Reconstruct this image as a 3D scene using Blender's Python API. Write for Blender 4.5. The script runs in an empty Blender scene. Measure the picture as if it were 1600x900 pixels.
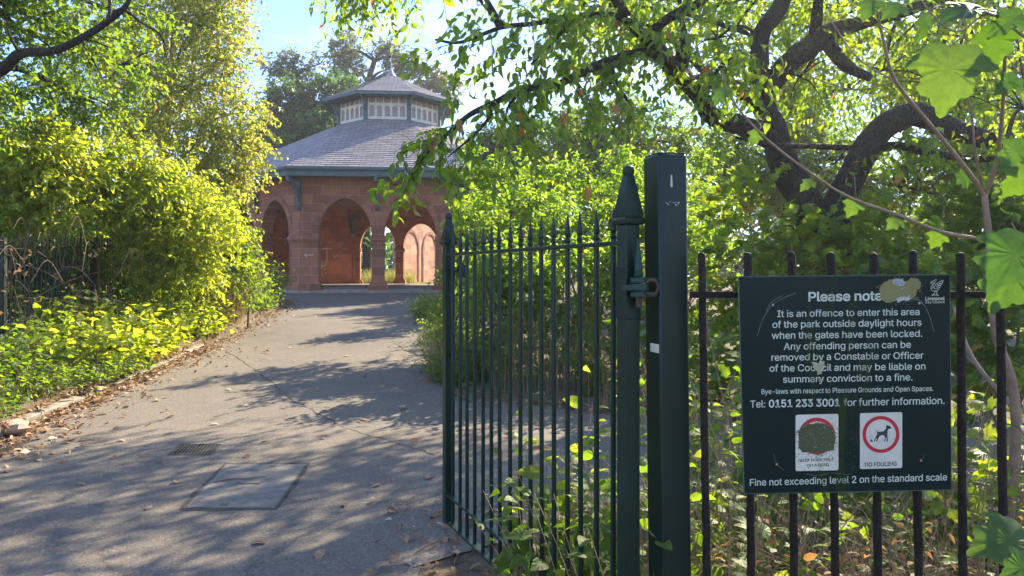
import bpy, math, random
import numpy as np
from mathutils import Vector, Matrix, Euler

R = math.radians
rng = np.random.default_rng(11)
random.seed(5)
scene = bpy.context.scene
COL = scene.collection

# ------------------------------------------------------------------ camera
F = 1110.0                      # focal length in photograph pixels (1600 wide)
EYE = 1.5
cam_d = bpy.data.cameras.new('camera')
cam_d.sensor_width = 36.0
cam_d.lens = 36.0 * F / 1600.0
cam_d.shift_y = -24.0 / 1600.0
cam_d.clip_start = 0.05
cam_d.clip_end = 2000
cam = bpy.data.objects.new('camera', cam_d)
cam.location = (0, 0, EYE)
cam.rotation_euler = (R(90), 0, 0)
COL.objects.link(cam)
scene.camera = cam

# ------------------------------------------------------------------ light
SUN_AZ, SUN_EL = 37.0, 34.0     # azimuth to the right of straight ahead
SKY_STRENGTH, SUN_STRENGTH, EXPOSURE = 0.13, 5.0, 1.76
HAZE = 0.0009
S = Vector((math.sin(R(SUN_AZ)) * math.cos(R(SUN_EL)), math.cos(R(SUN_AZ)) * math.cos(R(SUN_EL)), math.sin(R(SUN_EL))))
sun_d = bpy.data.lights.new('sun', 'SUN')
sun_d.energy = SUN_STRENGTH
sun_d.angle = R(0.5)
sun_d.color = (1.0, 0.86, 0.64)
sun = bpy.data.objects.new('sun', sun_d)
sun.rotation_euler = S.to_track_quat('Z', 'Y').to_euler()
sun.location = (10, 10, 20)
COL.objects.link(sun)

world = bpy.data.worlds.new('World')
scene.world = world
world.use_nodes = True
wn, wl = world.node_tree.nodes, world.node_tree.links
wn.clear()
w_out = wn.new('ShaderNodeOutputWorld')
w_bg = wn.new('ShaderNodeBackground')
w_bg.inputs['Strength'].default_value = SKY_STRENGTH
sky = wn.new('ShaderNodeTexSky')
sky.sky_type = 'NISHITA'
sky.sun_disc = False
sky.sun_elevation = R(SUN_EL)
sky.sun_rotation = R(SUN_AZ)
sky.air_density = 1.0
sky.dust_density = 0.05
sky.ozone_density = 3.5
# thin high cloud, laid out by view direction
w_tc = wn.new('ShaderNodeTexCoord')
w_map = wn.new('ShaderNodeMapping')
w_map.inputs['Scale'].default_value = (2.2, 2.2, 7.0)
w_map.inputs['Rotation'].default_value = (0.2, 0.35, 0.0)
w_noise = wn.new('ShaderNodeTexNoise')
w_noise.inputs['Scale'].default_value = 1.6
w_noise.inputs['Detail'].default_value = 7
w_noise.inputs['Roughness'].default_value = 0.6
w_ramp = wn.new('ShaderNodeValToRGB')
w_ramp.color_ramp.elements[0].position = 0.46
w_ramp.color_ramp.elements[1].position = 0.78
w_ramp.color_ramp.elements[0].color = (0, 0, 0, 1)
w_ramp.color_ramp.elements[1].color = (0.75, 0.75, 0.75, 1)
w_mix = wn.new('ShaderNodeMix')
w_mix.data_type = 'RGBA'
w_mix.inputs['B'].default_value = (4.2, 4.5, 4.9, 1)
wl.new(w_tc.outputs['Generated'], w_map.inputs['Vector'])
wl.new(w_map.outputs['Vector'], w_noise.inputs['Vector'])
wl.new(w_noise.outputs['Fac'], w_ramp.inputs['Fac'])
wl.new(w_ramp.outputs['Color'], w_mix.inputs['Factor'])
w_tint = wn.new('ShaderNodeMix')
w_tint.data_type = 'RGBA'
w_tint.blend_type = 'MULTIPLY'
w_tint.inputs['Factor'].default_value = 1.0
w_tint.inputs['B'].default_value = (0.74, 0.79, 1.0, 1)
wl.new(sky.outputs['Color'], w_tint.inputs['A'])
wl.new(w_tint.outputs['Result'], w_mix.inputs['A'])
wl.new(w_mix.outputs['Result'], w_bg.inputs['Color'])
wl.new(w_bg.outputs['Background'], w_out.inputs['Surface'])

scene.view_settings.view_transform = 'Standard'
scene.view_settings.look = 'None'
scene.view_settings.exposure = EXPOSURE
scene.view_settings.gamma = 1.0
scene.view_settings.use_curve_mapping = False
scene.render.engine = 'CYCLES'
cy = scene.cycles
cy.max_bounces = 8
cy.diffuse_bounces = 5
cy.glossy_bounces = 3
cy.transmission_bounces = 5
cy.transparent_max_bounces = 6
cy.use_denoising = True
cy.sample_clamp_indirect = 6.0

# ------------------------------------------------------------------ helpers
def W(px, py, D):
    """a point of the photograph taken out to depth D (metres)"""
    return Vector(((px - 800.0) / F * D, D, EYE - (py - 426.0) / F * D))

SLOPE, Y0, Y1 = 0.049, 7.0, 23.5
def gz(y):
    return SLOPE * (min(max(y, Y0), Y1) - Y0)

def G(px, py):
    """ground point under a pixel"""
    s = (py - 426.0) / F
    D = EYE / s
    if D > Y0:
        D = min((EYE + SLOPE * Y0) / (s + SLOPE), 60)
    return Vector(((px - 800.0) / F * D, D, gz(D)))

def link(o, parent=None):
    COL.objects.link(o)
    if parent is not None:
        o.parent = parent
    return o

def thing(name, label, cat, loc=(0, 0, 0), rotz=0.0, group=None):
    o = bpy.data.objects.new(name, None)
    o.empty_display_size = 0.2
    o.location = loc
    o.rotation_euler = (0, 0, rotz)
    o['label'] = label
    o['category'] = cat
    o['kind'] = 'thing'
    if group:
        o['group'] = group
    return link(o)

def tag(o, label, cat, group=None):
    o['label'] = label
    o['category'] = cat
    if group:
        o['group'] = group
    return o

class MB:
    """collects shapes; build() links them as one mesh object"""
    def __init__(self):
        self.v, self.f = [], []
    def add(self, v, f):
        n = len(self.v)
        self.v += [tuple(p) for p in v]
        self.f += [tuple(i + n for i in q) for q in f]
        return self
    def box(self, lo, hi, m=None):
        x0, y0, z0 = lo
        x1, y1, z1 = hi
        v = [Vector(p) for p in ((x0, y0, z0), (x1, y0, z0), (x1, y1, z0), (x0, y1, z0), (x0, y0, z1), (x1, y0, z1), (x1, y1, z1), (x0, y1, z1))]
        if m is not None:
            v = [m @ p for p in v]
        return self.add(v, [(0, 3, 2, 1), (4, 5, 6, 7), (0, 1, 5, 4), (1, 2, 6, 5), (2, 3, 7, 6), (3, 0, 4, 7)])
    def lathe(self, prof, sides=12, c=(0, 0, 0), rot=0.0, square=False):
        v, f = [], []
        k = math.sqrt(2) if square else 1.0
        for r, z in prof:
            for i in range(sides):
                a = rot + 2 * math.pi * i / sides
                v.append((c[0] + r * k * math.cos(a), c[1] + r * k * math.sin(a), c[2] + z))
        for j in range(len(prof) - 1):
            for i in range(sides):
                a, b = j * sides + i, j * sides + (i + 1) % sides
                f.append((a, b, b + sides, a + sides))
        f.append(tuple(range(sides - 1, -1, -1)))
        f.append(tuple((len(prof) - 1) * sides + i for i in range(sides)))
        return self.add(v, f)
    def tube(self, pts, rad, sides=8, smooth=0, wob=0.0):
        pts = [Vector(p) for p in pts]
        rad = list(rad) if hasattr(rad, '__len__') else [rad] * len(pts)
        if smooth:
            pts, rad = catmull(pts, rad, smooth)
        up = Vector((0.31, 0.17, 0.93))
        v, f = [], []
        n = len(pts)
        prev = None
        for i, p in enumerate(pts):
            t = (pts[min(i + 1, n - 1)] - pts[max(i - 1, 0)])
            if t.length < 1e-9:
                t = Vector((0, 0, 1))
            t.normalize()
            if prev is None:
                a = t.cross(up)
                if a.length < 1e-3:
                    a = t.cross(Vector((1, 0, 0)))
            else:
                a = prev - t * prev.dot(t)
            a.normalize()
            prev = a
            b = t.cross(a)
            for k in range(sides):
                th = 2 * math.pi * k / sides
                r = rad[i] * (1 + wob * random.uniform(-1, 1))
                v.append(p + (a * math.cos(th) + b * math.sin(th)) * r)
        for i in range(n - 1):
            for k in range(sides):
                q, w = i * sides + k, i * sides + (k + 1) % sides
                f.append((q, w, w + sides, q + sides))
        f.append(tuple(range(sides - 1, -1, -1)))
        f.append(tuple((n - 1) * sides + k for k in range(sides)))
        return self.add(v, f)
    def prism(self, poly, y0, y1, m=None):
        """outline in x,z pushed from y0 to y1"""
        n = len(poly)
        v = [Vector((x, y0, z)) for x, z in poly] + [Vector((x, y1, z)) for x, z in poly]
        if m is not None:
            v = [m @ p for p in v]
        f = [tuple(range(n)), tuple(range(2 * n - 1, n - 1, -1))]
        f += [(i, i + n, (i + 1) % n + n, (i + 1) % n) for i in range(n)]
        return self.add(v, f)
    def mesh(self, name, mat=None, smooth=None):
        me = bpy.data.meshes.new(name)
        me.from_pydata([tuple(p) for p in self.v], [], self.f)
        me.update()
        if smooth is not None:
            me.shade_smooth()
            me.set_sharp_from_angle(angle=R(smooth))
        if mat:
            me.materials.append(mat)
        return me
    def build(self, name, mat, parent=None, smooth=None, loc=None, rot=None, bevel=0.0):
        me = self.mesh(name, mat, smooth)
        o = bpy.data.objects.new(name, me)
        if loc is not None:
            o.location = loc
        if rot is not None:
            o.rotation_euler = rot
        if bevel:
            m = o.modifiers.new('bevel', 'BEVEL')
            m.width = bevel
            m.segments = 3
            m.limit_method = 'ANGLE'
        return link(o, parent)

def catmull(pts, rad, k):
    P = [pts[0] * 2 - pts[1]] + pts + [pts[-1] * 2 - pts[-2]]
    op, orr = [], []
    for i in range(1, len(P) - 2):
        for j in range(k):
            t = j / k
            a, b, c, d = P[i - 1], P[i], P[i + 1], P[i + 2]
            op.append(0.5 * ((2 * b) + (c - a) * t + (2 * a - 5 * b + 4 * c - d) * t * t + (3 * b - a - 3 * c + d) * t ** 3))
            orr.append(rad[i - 1] * (1 - t) + rad[i] * t)
    op.append(pts[-1]); orr.append(rad[-1])
    return op, orr

# ------------------------------------------------------------------ materials
class NT:
    def __init__(self, name):
        self.m = bpy.data.materials.new(name)
        self.m.use_nodes = True
        self.t = self.m.node_tree
        self.n, self.l = self.t.nodes, self.t.links
        self.b = self.n['Principled BSDF']
        self.out = self.n['Material Output']
    def node(self, typ, ins=None, **props):
        o = self.n.new(typ)
        for k, v in props.items():
            setattr(o, k, v)
        for k, v in (ins or {}).items():
            self.set(o.inputs[k], v)
        return o
    def set(self, sock, v):
        if isinstance(v, bpy.types.NodeSocket):
            self.l.new(v, sock)
        elif isinstance(v, (tuple, list)) and len(v) == 3 and sock.type == 'RGBA':
            sock.default_value = (*v, 1)
        else:
            sock.default_value = v
    def coord(self, which='Object'):
        return self.node('ShaderNodeTexCoord').outputs[which]
    def noise(self, scale, detail=4, rough=0.55, vec=None, out='Fac'):
        o = self.node('ShaderNodeTexNoise', {'Scale': scale, 'Detail': detail, 'Roughness': rough})
        if vec is not None:
            self.l.new(vec, o.inputs['Vector'])
        return o.outputs[out]
    def ramp(self, fac, stops, interp='LINEAR'):
        o = self.node('ShaderNodeValToRGB')
        cr = o.color_ramp
        cr.interpolation = interp
        while len(cr.elements) < len(stops):
            cr.elements.new(0.5)
        for e, (p, c) in zip(cr.elements, stops):
            e.position = p
            e.color = (*c, 1) if len(c) == 3 else c
        self.l.new(fac, o.inputs['Fac'])
        return o.outputs['Color']
    def mix(self, fac, a, b, mode='MIX'):
        o = self.node('ShaderNodeMix', data_type='RGBA', blend_type=mode)
        self.set(o.inputs['Factor'], fac)
        self.set(o.inputs['A'], a)
        self.set(o.inputs['B'], b)
        return o.outputs['Result']
    def math(self, op, a, b=0.0):
        o = self.node('ShaderNodeMath', operation=op)
        self.set(o.inputs[0], a)
        self.set(o.inputs[1], b)
        return o.outputs[0]
    def bump(self, height, strength=0.3, dist=0.01, prev=None):
        o = self.node('ShaderNodeBump', {'Strength': strength, 'Distance': dist, 'Height': height})
        if prev is not None:
            self.l.new(prev, o.inputs['Normal'])
        return o.outputs['Normal']
    def fin(self, **kw):
        for k, v in kw.items():
            self.set(self.b.inputs[k.replace('_', ' ')], v)
        return self.m

def grey(v):
    return (v, v, v)

def m_asphalt():
    t = NT('asphalt')
    c = t.coord()
    big = t.noise(0.35, 5, 0.6, c)
    fine = t.noise(140, 2, 0.6, c)
    vor = t.node('ShaderNodeTexVoronoi', {'Scale': 95.0, 'Vector': c})
    base = t.ramp(big, [(0.3, (0.118, 0.099, 0.076)), (0.7, (0.19, 0.158, 0.119))])
    base = t.mix(0.8, base, t.ramp(vor.outputs['Color'], [(0.0, grey(0.45)), (0.8, grey(1.1)), (1.0, grey(2.1))]), 'MULTIPLY')
    med = t.noise(2.6, 6, 0.7, c)
    base = t.mix(t.math('MULTIPLY', t.ramp(med, [(0.52, grey(0)), (0.68, grey(1))]), 0.35), base, (0.2, 0.17, 0.13))
    # hairline cracks
    wn_ = t.node('ShaderNodeTexVoronoi', {'Scale': 0.33}, feature='DISTANCE_TO_EDGE')
    mp = t.node('ShaderNodeVectorMath', {0: c, 1: t.noise(1.7, 5, 0.6, c, 'Color')}, operation='ADD')
    t.l.new(mp.outputs[0], wn_.inputs['Vector'])
    crack = t.ramp(wn_.outputs['Distance'], [(0.0, grey(1)), (0.006, grey(0))])
    base = t.mix(t.math('MULTIPLY', crack, 0.55), base, (0.035, 0.033, 0.03))
    h = t.math('ADD', t.math('MULTIPLY', vor.outputs['Distance'], 0.6), t.math('MULTIPLY', fine, 0.5))
    return t.fin(Base_Color=base, Roughness=0.88, Normal=t.bump(h, 0.55, 0.006))

def m_ground():
    t = NT('soil')
    c = t.coord()
    a = t.noise(0.8, 6, 0.65, c)
    b = t.noise(22, 5, 0.7, c)
    base = t.ramp(a, [(0.3, (0.075, 0.055, 0.035)), (0.55, (0.14, 0.105, 0.06)), (0.75, (0.09, 0.1, 0.035))])
    base = t.mix(0.7, base, t.ramp(b, [(0.3, grey(0.45)), (0.7, grey(1.6))]), 'MULTIPLY')
    return t.fin(Base_Color=base, Roughness=0.95, Normal=t.bump(b, 0.8, 0.05))

def m_sandstone(name, bw=0.62, bh=0.3, tint=(1, 1, 1), mortar=(0.40, 0.27, 0.2), xz=True):
    t = NT(name)
    c = t.coord()
    sep = t.node('ShaderNodeSeparateXYZ', {0: c})
    comb = t.node('ShaderNodeCombineXYZ', {0: sep.outputs[0], 1: sep.outputs[2]})
    br = t.node('ShaderNodeTexBrick', {'Scale': 1.0, 'Mortar Size': 0.007, 'Mortar Smooth': 0.3, 'Brick Width': bw, 'Row Height': bh, 'Bias': -0.1, 'Vector': comb.outputs[0],
                                       'Color1': (0.40 * tint[0], 0.155 * tint[1], 0.085 * tint[2]), 'Color2': (0.23 * tint[0], 0.085 * tint[1], 0.05 * tint[2]), 'Mortar': mortar})
    n1 = t.noise(1.3, 6, 0.65, c)
    n2 = t.noise(16, 5, 0.65, c)
    base = t.mix(0.75, br.outputs['Color'], t.ramp(n1, [(0.3, grey(0.62)), (0.7, grey(1.25))]), 'MULTIPLY')
    base = t.mix(0.6, base, t.ramp(n2, [(0.3, grey(0.75)), (0.7, grey(1.2))]), 'MULTIPLY')
    soot = t.noise(0.9, 7, 0.7, c)
    base = t.mix(t.math('MULTIPLY', t.ramp(soot, [(0.55, grey(0)), (0.72, grey(1))]), 0.55), base, (0.075, 0.05, 0.045))
    h = t.math('ADD', t.math('MULTIPLY', br.outputs['Fac'], -0.6), t.math('MULTIPLY', n2, 0.4))
    return t.fin(Base_Color=base, Roughness=0.9, Normal=t.bump(h, 0.5, 0.015))

def m_slate():
    t = NT('slate')
    c = t.coord()
    sep = t.node('ShaderNodeSeparateXYZ', {0: c})
    comb = t.node('ShaderNodeCombineXYZ', {0: sep.outputs[0], 1: sep.outputs[1]})
    br = t.node('ShaderNodeTexBrick', {'Scale': 1.0, 'Mortar Size': 0.009, 'Mortar Smooth': 0.1, 'Brick Width': 0.36, 'Row Height': 0.2, 'Bias': 0.0, 'Vector': comb.outputs[0],
                                       'Color1': (0.31, 0.285, 0.27), 'Color2': (0.21, 0.192, 0.188), 'Mortar': (0.022, 0.021, 0.024)})
    n1 = t.noise(2.0, 6, 0.65, c)
    n2 = t.noise(30, 4, 0.6, c)
    base = t.mix(0.7, br.outputs['Color'], t.ramp(n1, [(0.3, (0.7, 0.7, 0.75)), (0.7, (1.3, 1.25, 1.15))]), 'MULTIPLY')
    base = t.mix(0.4, base, t.ramp(n2, [(0.3, grey(0.7)), (0.7, grey(1.3))]), 'MULTIPLY')
    return t.fin(Base_Color=base, Roughness=0.5, Normal=t.bump(n2, 0.25, 0.006))

def m_paint(name, col, rough=0.42, wear=0.25, wearcol=(0.22, 0.2, 0.15), dirt=None, scale=35, wlo=0.66):
    t = NT(name)
    c = t.coord()
    a = t.noise(4.0, 6, 0.65, c)
    b = t.noise(scale, 6, 0.7, c)
    base = t.mix(0.5, col, t.ramp(a, [(0.3, grey(0.6)), (0.7, grey(1.45))]), 'MULTIPLY')
    if dirt:
        base = t.mix(t.math('MULTIPLY', t.ramp(t.noise(9, 5, 0.6, c), [(0.5, grey(0)), (0.7, grey(1))]), 0.5), base, dirt)
    base = t.mix(t.math('MULTIPLY', t.ramp(b, [(wlo, grey(0)), (wlo + 0.05, grey(1))]), wear), base, wearcol)
    t.b.inputs['Specular IOR Level'].default_value = 0.28
    return t.fin(Base_Color=base, Roughness=t.ramp(a, [(0.3, grey(rough - 0.1)), (0.7, grey(rough + 0.18))]), Normal=t.bump(t.noise(60, 3, 0.6, c), 0.12, 0.004))

def m_crust():
    t = NT('encrusted_iron')
    c = t.coord()
    a = t.noise(70, 6, 0.7, c)
    b = t.noise(9, 5, 0.6, c)
    base = t.ramp(b, [(0.32, (0.012, 0.014, 0.012)), (0.52, (0.035, 0.03, 0.024)), (0.68, (0.085, 0.055, 0.033))])
    base = t.mix(t.ramp(a, [(0.55, grey(0)), (0.68, grey(0.75))]), base, (0.11, 0.08, 0.05))
    t.b.inputs['Specular IOR Level'].default_value = 0.2
    return t.fin(Base_Color=base, Roughness=0.7, Normal=t.bump(a, 1.0, 0.03))

def m_bark(name, a=(0.045, 0.034, 0.026), b=(0.13, 0.105, 0.08), moss=0.35):
    t = NT(name)
    c = t.coord()
    mp = t.node('ShaderNodeMapping', {'Vector': c, 'Scale': (1, 1, 0.35)})
    n0 = t.noise(16, 8, 0.78, mp.outputs[0])
    vr = t.node('ShaderNodeTexVoronoi', {'Scale': 26.0, 'Vector': mp.outputs[0]}, feature='DISTANCE_TO_EDGE')
    ridge = t.ramp(vr.outputs['Distance'], [(0.0, grey(0)), (0.12, grey(1))])
    n = t.math('MULTIPLY', n0, t.math('ADD', t.math('MULTIPLY', ridge, 0.6), 0.5))
    base = t.ramp(n, [(0.2, a), (0.62, b)])
    g = t.noise(3.2, 5, 0.6, c)
    base = t.mix(t.math('MULTIPLY', t.ramp(g, [(0.5, grey(0)), (0.68, grey(1))]), moss), base, (0.11, 0.13, 0.04))
    return t.fin(Base_Color=base, Roughness=0.92, Normal=t.bump(n, 1.0, 0.09))

def m_leaf(name, stops, trans, tfac=0.5, rough=0.42):
    """stops: palette over the per-leaf 'tone'; trans: the light that comes through"""
    t = NT(name)
    at = t.node('ShaderNodeAttribute', attribute_name='tone')
    f = at.outputs['Fac']
    blot = t.noise(45, 3, 0.6, t.coord())
    blot = t.ramp(blot, [(0.3, grey(0.72)), (0.7, grey(1.2))])
    base = t.mix(0.8, t.ramp(f, stops), blot, 'MULTIPLY')
    tr = t.node('ShaderNodeBsdfTranslucent', {'Color': t.mix(0.8, t.ramp(f, trans), blot, 'MULTIPLY')})
    t.fin(Base_Color=base, Roughness=rough)
    t.b.inputs['Specular IOR Level'].default_value = 0.45
    mx = t.node('ShaderNodeMixShader', {'Fac': tfac})
    t.l.new(t.b.outputs[0], mx.inputs[1])
    t.l.new(tr.outputs[0], mx.inputs[2])
    t.l.new(mx.outputs[0], t.out.inputs['Surface'])
    return t.m

def m_plain(name, col, rough=0.6, metal=0.0, var=0.35, scale=12, bump=0.15):
    t = NT(name)
    c = t.coord()
    n = t.noise(scale, 5, 0.6, c)
    base = t.mix(var, col, t.ramp(n, [(0.3, grey(0.5)), (0.7, grey(1.5))]), 'MULTIPLY')
    return t.fin(Base_Color=base, Roughness=rough, Metallic=metal, Normal=t.bump(n, bump, 0.01))

GATE_GREEN = m_paint('green_gate_paint', (0.006, 0.023, 0.016), 0.33, 0.5, (0.16, 0.17, 0.13), wlo=0.65)
POST_GREEN = m_paint('green_post_paint', (0.0036, 0.018, 0.0135), 0.32, 0.5, (0.20, 0.22, 0.19), scale=45, wlo=0.69)
HINGE_GREEN = m_paint('hinge_paint', (0.012, 0.045, 0.032), 0.4, 0.6, (0.12, 0.06, 0.03), scale=40, wlo=0.62)
RUST = m_plain('rusty_iron', (0.06, 0.035, 0.025), 0.8, 0.0, 0.6, 40, 0.5)
CRUST = m_crust()
FENCE_DARK = m_paint('dark_fence_paint', (0.012, 0.022, 0.016), 0.5, 0.3)
ASPHALT = m_asphalt()
SOIL = m_ground()
STONE = m_sandstone('red_sandstone')
STONE_TRIM = m_sandstone('sandstone_trim', 0.5, 0.33, (0.92, 0.92, 0.95))
STONE_IN = m_sandstone('sandstone_interior', 0.7, 0.32, (1.2, 1.08, 0.98), (0.38, 0.22, 0.16))
STONE_PALE = m_sandstone('pale_pink_stone', 0.7, 0.3, (1.6, 2.1, 2.2), (0.45, 0.33, 0.27))
SLATE = m_slate()
TIMBER = m_paint('slate_green_timber', (0.085, 0.13, 0.135), 0.55, 0.15, (0.3, 0.3, 0.27))
CREAM = m_paint('cream_paint', (0.62, 0.55, 0.44), 0.55, 0.1, (0.35, 0.3, 0.25))
MAUVE = m_plain('dull_pane', (0.30, 0.24, 0.22), 0.4)
LEAD = m_plain('lead_sheet', (0.24, 0.26, 0.3), 0.55)
FLAG = m_plain('stone_flags', (0.34, 0.28, 0.23), 0.9, 0.0, 0.5, 5)
KERB = m_plain('kerb_stone', (0.24, 0.21, 0.17), 0.92, 0.0, 0.7, 9, 0.5)
COVER = m_plain('cover_plate', (0.165, 0.145, 0.115), 0.82, 0.0, 0.6, 14, 0.3)
COVER_EDGE = m_plain('cover_edge', (0.10, 0.09, 0.08), 0.7, 0.4, 0.6, 20)
IRON = m_plain('drain_iron', (0.075, 0.065, 0.055), 0.6, 0.3, 0.6, 30)
BARK = m_bark('cherry_bark', (0.010, 0.008, 0.007), (0.055, 0.043, 0.034))
BARK2 = m_bark('grey_bark', (0.07, 0.055, 0.045), (0.2, 0.16, 0.13), 0.2)
TWIG = m_plain('twig', (0.14, 0.09, 0.06), 0.85)
SAPSTEM = m_plain('sapling_stem', (0.21, 0.14, 0.09), 0.75, 0, 0.5, 20)
DRYSTEM = m_plain('dry_stem', (0.32, 0.22, 0.13), 0.9)

L_YEL = m_leaf('yellow_green_leaf', [(0, (0.055, 0.12, 0.014)), (0.6, (0.115, 0.19, 0.02)), (0.93, (0.17, 0.21, 0.022)), (1, (0.26, 0.13, 0.04))],
               [(0, (0.36, 0.55, 0.03)), (0.6, (0.66, 0.77, 0.045)), (0.93, (0.82, 0.78, 0.06)), (1, (0.6, 0.28, 0.05))], 0.58)
L_LIME = m_leaf('lime_leaf', [(0, (0.035, 0.09, 0.016)), (0.6, (0.08, 0.155, 0.022)), (0.95, (0.14, 0.19, 0.025)), (1, (0.28, 0.13, 0.03))],
               [(0, (0.22, 0.44, 0.02)), (0.6, (0.46, 0.68, 0.035)), (0.95, (0.68, 0.74, 0.045)), (1, (0.6, 0.28, 0.04))], 0.56, 0.5)
L_GRN = m_leaf('mid_green_leaf', [(0, (0.03, 0.07, 0.016)), (0.6, (0.06, 0.12, 0.022)), (0.95, (0.11, 0.15, 0.022)), (1, (0.3, 0.13, 0.03))],
               [(0, (0.16, 0.34, 0.018)), (0.6, (0.32, 0.52, 0.022)), (0.95, (0.52, 0.6, 0.025)), (1, (0.6, 0.25, 0.03))], 0.52, 0.55)
L_CHERRY = m_leaf('cherry_leaf', [(0, (0.022, 0.06, 0.016)), (0.55, (0.045, 0.10, 0.02)), (0.96, (0.09, 0.14, 0.02)), (0.985, (0.35, 0.13, 0.02)), (1, (0.4, 0.16, 0.04))],
                  [(0, (0.22, 0.44, 0.015)), (0.55, (0.48, 0.68, 0.02)), (0.96, (0.62, 0.72, 0.03)), (0.985, (0.75, 0.22, 0.03)), (1, (0.8, 0.35, 0.06))], 0.5, 0.36)
L_BIRCH = m_leaf('birch_leaf', [(0, (0.08, 0.13, 0.025)), (0.55, (0.15, 0.19, 0.04)), (0.8, (0.25, 0.22, 0.06)), (1, (0.32, 0.18, 0.09))],
                 [(0, (0.35, 0.52, 0.04)), (0.55, (0.6, 0.66, 0.06)), (0.8, (0.75, 0.6, 0.12)), (1, (0.75, 0.42, 0.18))], 0.58)
L_DARK = m_leaf('dark_far_leaf', [(0, (0.022, 0.06, 0.02)), (0.6, (0.04, 0.095, 0.028)), (0.85, (0.07, 0.115, 0.035)), (1, (0.12, 0.12, 0.05))],
                [(0, (0.07, 0.2, 0.025)), (0.6, (0.16, 0.32, 0.035)), (0.85, (0.24, 0.36, 0.05)), (1, (0.36, 0.34, 0.12))], 0.42)
L_TOP = m_leaf('bronze_far_leaf', [(0, (0.045, 0.085, 0.03)), (0.55, (0.09, 0.115, 0.04)), (1, (0.19, 0.14, 0.07))],
               [(0, (0.14, 0.26, 0.05)), (0.55, (0.32, 0.38, 0.09)), (1, (0.5, 0.36, 0.15))], 0.4)
L_SYC = m_leaf('sycamore_leaf', [(0, (0.025, 0.065, 0.014)), (0.6, (0.045, 0.10, 0.018)), (1, (0.08, 0.13, 0.025))],
               [(0, (0.06, 0.16, 0.01)), (0.6, (0.12, 0.25, 0.012)), (1, (0.26, 0.38, 0.02))], 0.36, 0.6)
L_DRY = m_leaf('dry_leaf', [(0, (0.16, 0.075, 0.035)), (0.5, (0.30, 0.17, 0.08)), (0.85, (0.42, 0.27, 0.14)), (1, (0.5, 0.42, 0.3))],
               [(0, (0.2, 0.08, 0.03)), (0.5, (0.4, 0.2, 0.06)), (1, (0.5, 0.35, 0.15))], 0.2, 0.7)
L_RUSSET = m_leaf('russet_leaf', [(0, (0.09, 0.055, 0.03)), (0.5, (0.19, 0.115, 0.055)), (0.8, (0.30, 0.17, 0.065)), (1, (0.45, 0.14, 0.05))],
                  [(0, (0.15, 0.08, 0.035)), (0.5, (0.36, 0.2, 0.07)), (0.8, (0.65, 0.36, 0.09)), (1, (0.8, 0.22, 0.06))], 0.35, 0.75)
STRAW = m_leaf('straw', [(0, (0.2, 0.14, 0.07)), (0.6, (0.38, 0.28, 0.15)), (1, (0.5, 0.4, 0.24))],
               [(0, (0.3, 0.2, 0.08)), (1, (0.6, 0.45, 0.2))], 0.3, 0.7)
BLADE = m_leaf('green_blade', [(0, (0.05, 0.10, 0.02)), (0.7, (0.13, 0.16, 0.03)), (1, (0.35, 0.27, 0.12))],
               [(0, (0.2, 0.35, 0.02)), (0.7, (0.4, 0.45, 0.03)), (1, (0.6, 0.45, 0.15))], 0.4, 0.6)

# ------------------------------------------------------------------ leaves
def mirror_leaf(half, centre):
    """half outline from base to tip (x>0); fan round the centre"""
    right = half
    left = [(-x, y) for x, y in half[1:-1]][::-1]
    ring = right + left
    n = len(ring)
    zf = lambda x, y: 0.20 * abs(x) - 0.38 * (y - 0.35) ** 2 - 0.30 * x * x
    v = [(x, y, zf(x, y)) for x, y in ring]
    # an inner ring pressed up and down between the veins
    for i, (x, y) in enumerate(ring):
        ix, iy = centre[0] + (x - centre[0]) * 0.55, centre[1] + (y - centre[1]) * 0.55
        v.append((ix, iy, zf(ix, iy) + (0.014 if (i // 2) % 2 else -0.008)))
    v.append((centre[0], centre[1], -0.01))
    f = [(i, (i + 1) % n, n + (i + 1) % n, n + i) for i in range(n)] + [(n + i, n + (i + 1) % n, 2 * n) for i in range(n)]
    return np.array(v), f

T_RHOMB = (np.array([(0, 0, 0), (0.31, 0.45, 0.07), (0, 1, -0.08), (-0.31, 0.45, 0.07)]), [(0, 1, 2, 3)])
T_OVATE = (np.array([(0, 0, 0), (0, 0.36, 0), (0, 0.72, -0.05), (0, 1, -0.2), (0.22, 0.2, 0.06), (0.25, 0.58, 0.03), (-0.22, 0.2, 0.06), (-0.25, 0.58, 0.03)]),
           [(0, 4, 1), (4, 5, 2, 1), (5, 3, 2), (0, 1, 6), (6, 1, 2, 7), (7, 2, 3)])
def toothed(half, depth, n):
    out = []
    for (x0, y0), (x1, y1) in zip(half[:-1], half[1:]):
        L = math.hypot(x1 - x0, y1 - y0)
        k = max(1, int(L * n))
        nx, ny = (y1 - y0) / L, -(x1 - x0) / L
        for j in range(k):
            t = j / k
            out.append((x0 + (x1 - x0) * t, y0 + (y1 - y0) * t))
            if x0 + x1 > 0.05:
                t2 = (j + 0.62) / k
                out.append((x0 + (x1 - x0) * t2 + nx * depth, y0 + (y1 - y0) * t2 + ny * depth))
    out.append(half[-1])
    return out
H_MAPLE = [(0, 0), (0.15, -0.06), (0.33, -0.03), (0.40, 0.13), (0.62, 0.36), (0.41, 0.41), (0.30, 0.50), (0.37, 0.72), (0.19, 0.80), (0, 1.06)]
T_MAPLE = mirror_leaf(H_MAPLE, (0, 0.36))
T_MAPLE_HI = mirror_leaf(toothed(H_MAPLE, 0.03, 9), (0, 0.36))
H_BIG = [(0, 0), (0.12, 0.02), (0.25, 0.14), (0.31, 0.34), (0.27, 0.58), (0.16, 0.8), (0, 1.0)]
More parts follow.
